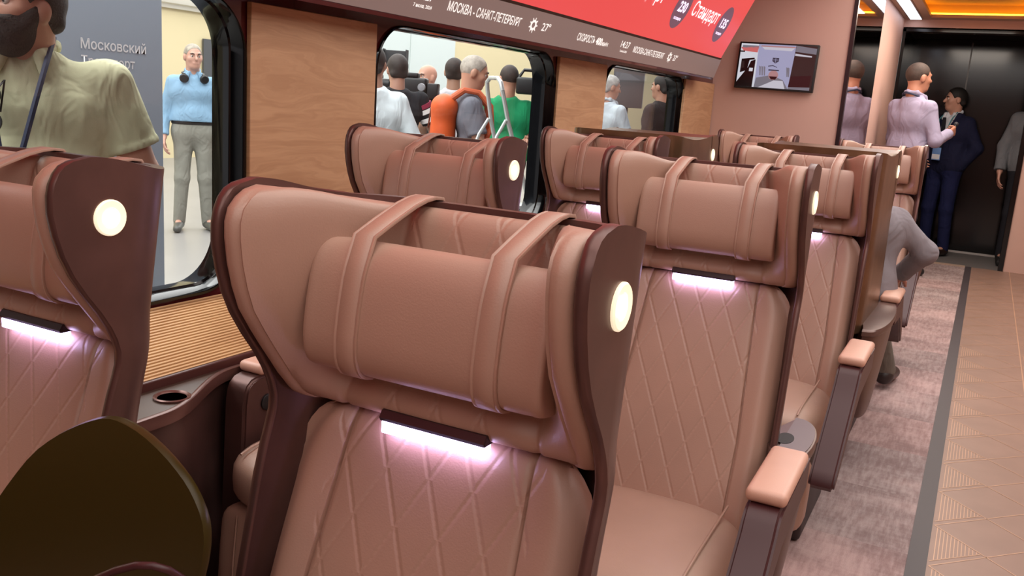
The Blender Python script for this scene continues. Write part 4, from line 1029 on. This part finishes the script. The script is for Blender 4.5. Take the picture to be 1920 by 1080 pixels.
rp, J, hp, sc = person('person in red at the right edge of the second window', (-3.43, 7.41, GZ), ang(-.6, -.6), H=1.70, h=.01, skin='#b98a74', shirt=('#c23a34', 'short', -.05), hair=('#3a2d27', 'short'), pose=dict(elR=(.25, .08, 1.15), wrR=(.14, .30, 1.22)))
# shoulder camera
sc_ = thing('shoulder_camera', 'black camcorder held beside the green T-shirt', 'camera', (-3.45, 6.93, GZ), ang(.75, .35))
MB().box((-.06, -.16, 1.50), (.06, .14, 1.64), .02).obj('body', BLACKP, sc_)
MB().lathe([(.0, 0), (.045, 0), (.05, .10), (.06, .11), (.062, .16), (.0, .15)], (0, .14, 1.565), (0, 1, 0), 20).obj('lens', BLACKP, sc_)
MB().tube([(0, -.14, 1.64), (0, -.10, 1.70), (0, .16, 1.70), (0, .20, 1.69)], .014, 8).lathe([(.0, 0), (.022, 0), (.022, .18), (.0, .18)], (0, .02, 1.725), (0, 1, 0), 14).obj('microphone', BLACKP, sc_)
# aluminium step ladder
ld = thing('step_ladder', 'aluminium step ladder standing open in front of the green T-shirt', 'ladder', (-2.80, 5.06, GZ), ang(.54, .84))
for sx in (-1, 1):
    MB().tube([(sx*.21, .50, .0), (sx*.115, .05, 1.30), (sx*.10, .0, 1.50)], .014, 8).obj('front_rail', ALU, ld)
    MB().tube([(sx*.21, -.42, .0), (sx*.12, -.03, 1.22), (sx*.115, .03, 1.32)], .011, 8).obj('rear_rail', ALU, ld)
MB().tube([(-.10, 0, 1.50), (-.09, -.01, 1.55), (-.05, -.012, 1.575), (.05, -.012, 1.575), (.09, -.01, 1.55), (.10, 0, 1.50)], .014, 8).obj('top_hoop', ALU, ld)
for k, z_ in enumerate((.26, .52, .78, 1.04)):
    w_ = .21-.095*z_/1.3; yy = .50-.45*z_/1.3; MB().box((-w_, yy-.10, z_-.012), (w_, yy+.02, z_+.012), .004).obj('step', ALU, ld)
MB().tube([(-.14, -.10, 1.02), (.14, -.10, 1.02)], .010, 8).obj('brace', ALU, ld)

# people and the loudspeaker behind the third window
person('white-haired man in a pale shirt seen through the third window', (-3.60, 8.99, GZ), ang(.35, .93), H=1.77, h=.01, skin='#b98d7a', shirt=('#b9c6cf', 'short', -.08), hair=('#a9a8a5', 'short'), look=R(-25), nod=R(-8), collar=True,
       pose=dict(elR=(.24, .06, 1.13), wrR=(.20, .30, 1.12), elL=(-.24, .05, 1.13), wrL=(-.20, .28, 1.10)))
person('person in dark clothes at the right of the third window', (-2.98, 8.85, GZ), ang(-.85, .2), H=1.80, h=.01, skin='#a67a66', shirt=('#3b302e', 'long', -.1), trousers='#16162a', hair=('#231d1c', 'short'), jacket='#2f2829', bulk=1.1)
sp_ = thing('display_board', 'dark grey board on a thin black stand behind the third window', 'sign board', (-3.66, 9.68, GZ), ang(.25, -.97))
MB().box((-.17, -.05, 1.45), (.17, .05, 1.98), .008).obj('board', mat('board_grey', '#4a4547', .5), sp_)
MB().tube([(0, 0, .04), (0, 0, 1.46)], .018, 10).obj('pole', BLACKP, sp_)
for k in range(3):
    a = R(90+120*k); MB().tube([(0, 0, .45), (.38*math.cos(a), .38*math.sin(a), .01)], .012, 8).obj('leg', BLACKP, sp_)

# ------------------------------------------------------------------ people inside
lx, lyy = -.665, 9.05
la = ang(.62, .78)
lm, J, hp, sc = person('man in a lilac shirt seen from behind holding out a microphone', (lx, lyy, 0), la, H=1.93, h=.009, look=R(-14), skin='#b07a63', shirt=('#a29bb4', 'long', .03), trousers='#3a3a42', hair=('#3a2c25', 'crop'), collar=True, eyes=False,
    pose=dict(elR=(.255, .02, 1.13), wrR=(.17, .26, 1.20), handR=((-.25, .93, .25), (-1, -.2, .1), 1.1), elL=(-.215, .05, 1.13), wrL=(-.14, .22, 1.0)))
wr = J['wrR']
mc = thing('microphone', 'small dark microphone held out to the man in the navy suit', 'microphone', (lx, lyy, 0), la)
hb = Vector(wr)+Vector((-.05, .075, .01))
MB().tube([hb+Vector((.03, -.02, -.05)), hb+Vector((-.02, .07, .06))], .011, 10).obj('handle', BLACKP, mc)
MB().ball(hb+Vector((-.028, .085, .075)), .022).obj('mic_head', mat('mic_grey', '#2b2b30', .6), mc)
lan = MB(); lan.tube([V(.075*math.sin(a), -.03-.075*math.cos(a), 1.505-.02*abs(a))*sc for a in [-1.7+3.4*k/14 for k in range(15)]], .008, 6); lan.obj('lanyard', mat('lanyard_navy'), lm)
sx_, sy_ = -.39, 10.86
sa = ang(-.55, -.84)
sm_, J, hp, sc = person('man in a dark navy suit and tie wearing a badge by the black door', (sx_, sy_, 0), sa, H=1.80, h=.008, look=R(-38), skin='#b98c78', shirt=('#c9ced6', 'long', .06), jacket='#171a33', trousers='#1a1f42', shoes='#2a1c18', hair=('#15110f', 'short'), collar=True,
    pose=dict(elR=(.28, -.06, 1.14), wrR=(.155, .0, .93), handR=((-.1, .05, -1), (-1, .0, 0), .2), elL=(-.28, -.06, 1.14), wrL=(-.155, .0, .93), handL=((.1, .05, -1), (1, .0, 0), .2)))
MB().prism([(-.018, 1.44*sc), (.018, 1.44*sc), (.022, 1.40*sc), (.03, 1.14*sc), (0, 1.10*sc), (-.03, 1.14*sc), (-.022, 1.40*sc)], 'y', .135, .145, bev=.003).obj('tie', mat('tie_dark', '#191c26', .6), sm_)
b = MB()
for q in (1, -1): b.tube([V(.06*q, .03, 1.50)*sc, V(.07*q, .12, 1.42)*sc, V(.045*q, .165, 1.25)*sc, V(.012*q, .175, 1.13)*sc], .006, 6)
b.obj('lanyard', mat('lanyard_teal', '#3f7f87', .6), sm_)
MB().box((-.05, .175*sc, 1.0*sc), (.05, .180*sc, 1.13*sc), .004).obj('badge', mat('badge_blue', '#6f93c9', .4), sm_)
MB().box((-.045, .180*sc, 1.01*sc), (.045, .182*sc, 1.06*sc)).obj('badge_label', mat('badge_white', '#dcdfe4', .5), sm_)
# someone standing just past the right door jamb
person('person in a grey jacket mostly hidden behind the right door jamb', (.415, 10.80, 0), ang(.1, -1), H=1.90, h=.01, skin='#b98a78', shirt=('#5f6064', 'long', -.05), trousers='#26262c', hair=('#2a221e', 'short'), jacket='#6a6c70')
# seated person in the seat that is turned away
pp, J, hp, sc = person('seated person in a grey jacket and dark shoes, elbow stuck out into the aisle', (-.47, 4.42, 0), R(8), H=1.74, h=.008, skin='#b98272', shirt=('#857f84', 'long', -.04), trousers='#6d675f', shoes='#2a1f1e', hair=('#2c2320', 'short'), eyes=False, look=R(35), nod=R(-20),
    pose=dict(pelvis=(0, -.10, .56), chest=(-.02, -.02, .88), neck=(-.06, .09, 1.02), head=(-.11, .20, 1.10), shR=(.155, -.0, .935), shL=(-.21, .05, .96), elR=(.295, .02, .80), wrR=(.215, .19, .66), elL=(-.27, .20, .80), wrL=(-.16, .36, .66),
              hipR=(.09, -.07, .54), hipL=(-.09, -.07, .54), knR=(.10, .36, .53), knL=(-.12, .36, .53), anR=(.24, .52, .10), anL=(-.13, .42, .10), toeR=(.30, .68, .035), toeL=(-.16, .60, .035), handR=((-.2, .9, -.3), (-.2, 0, -1), .4)))
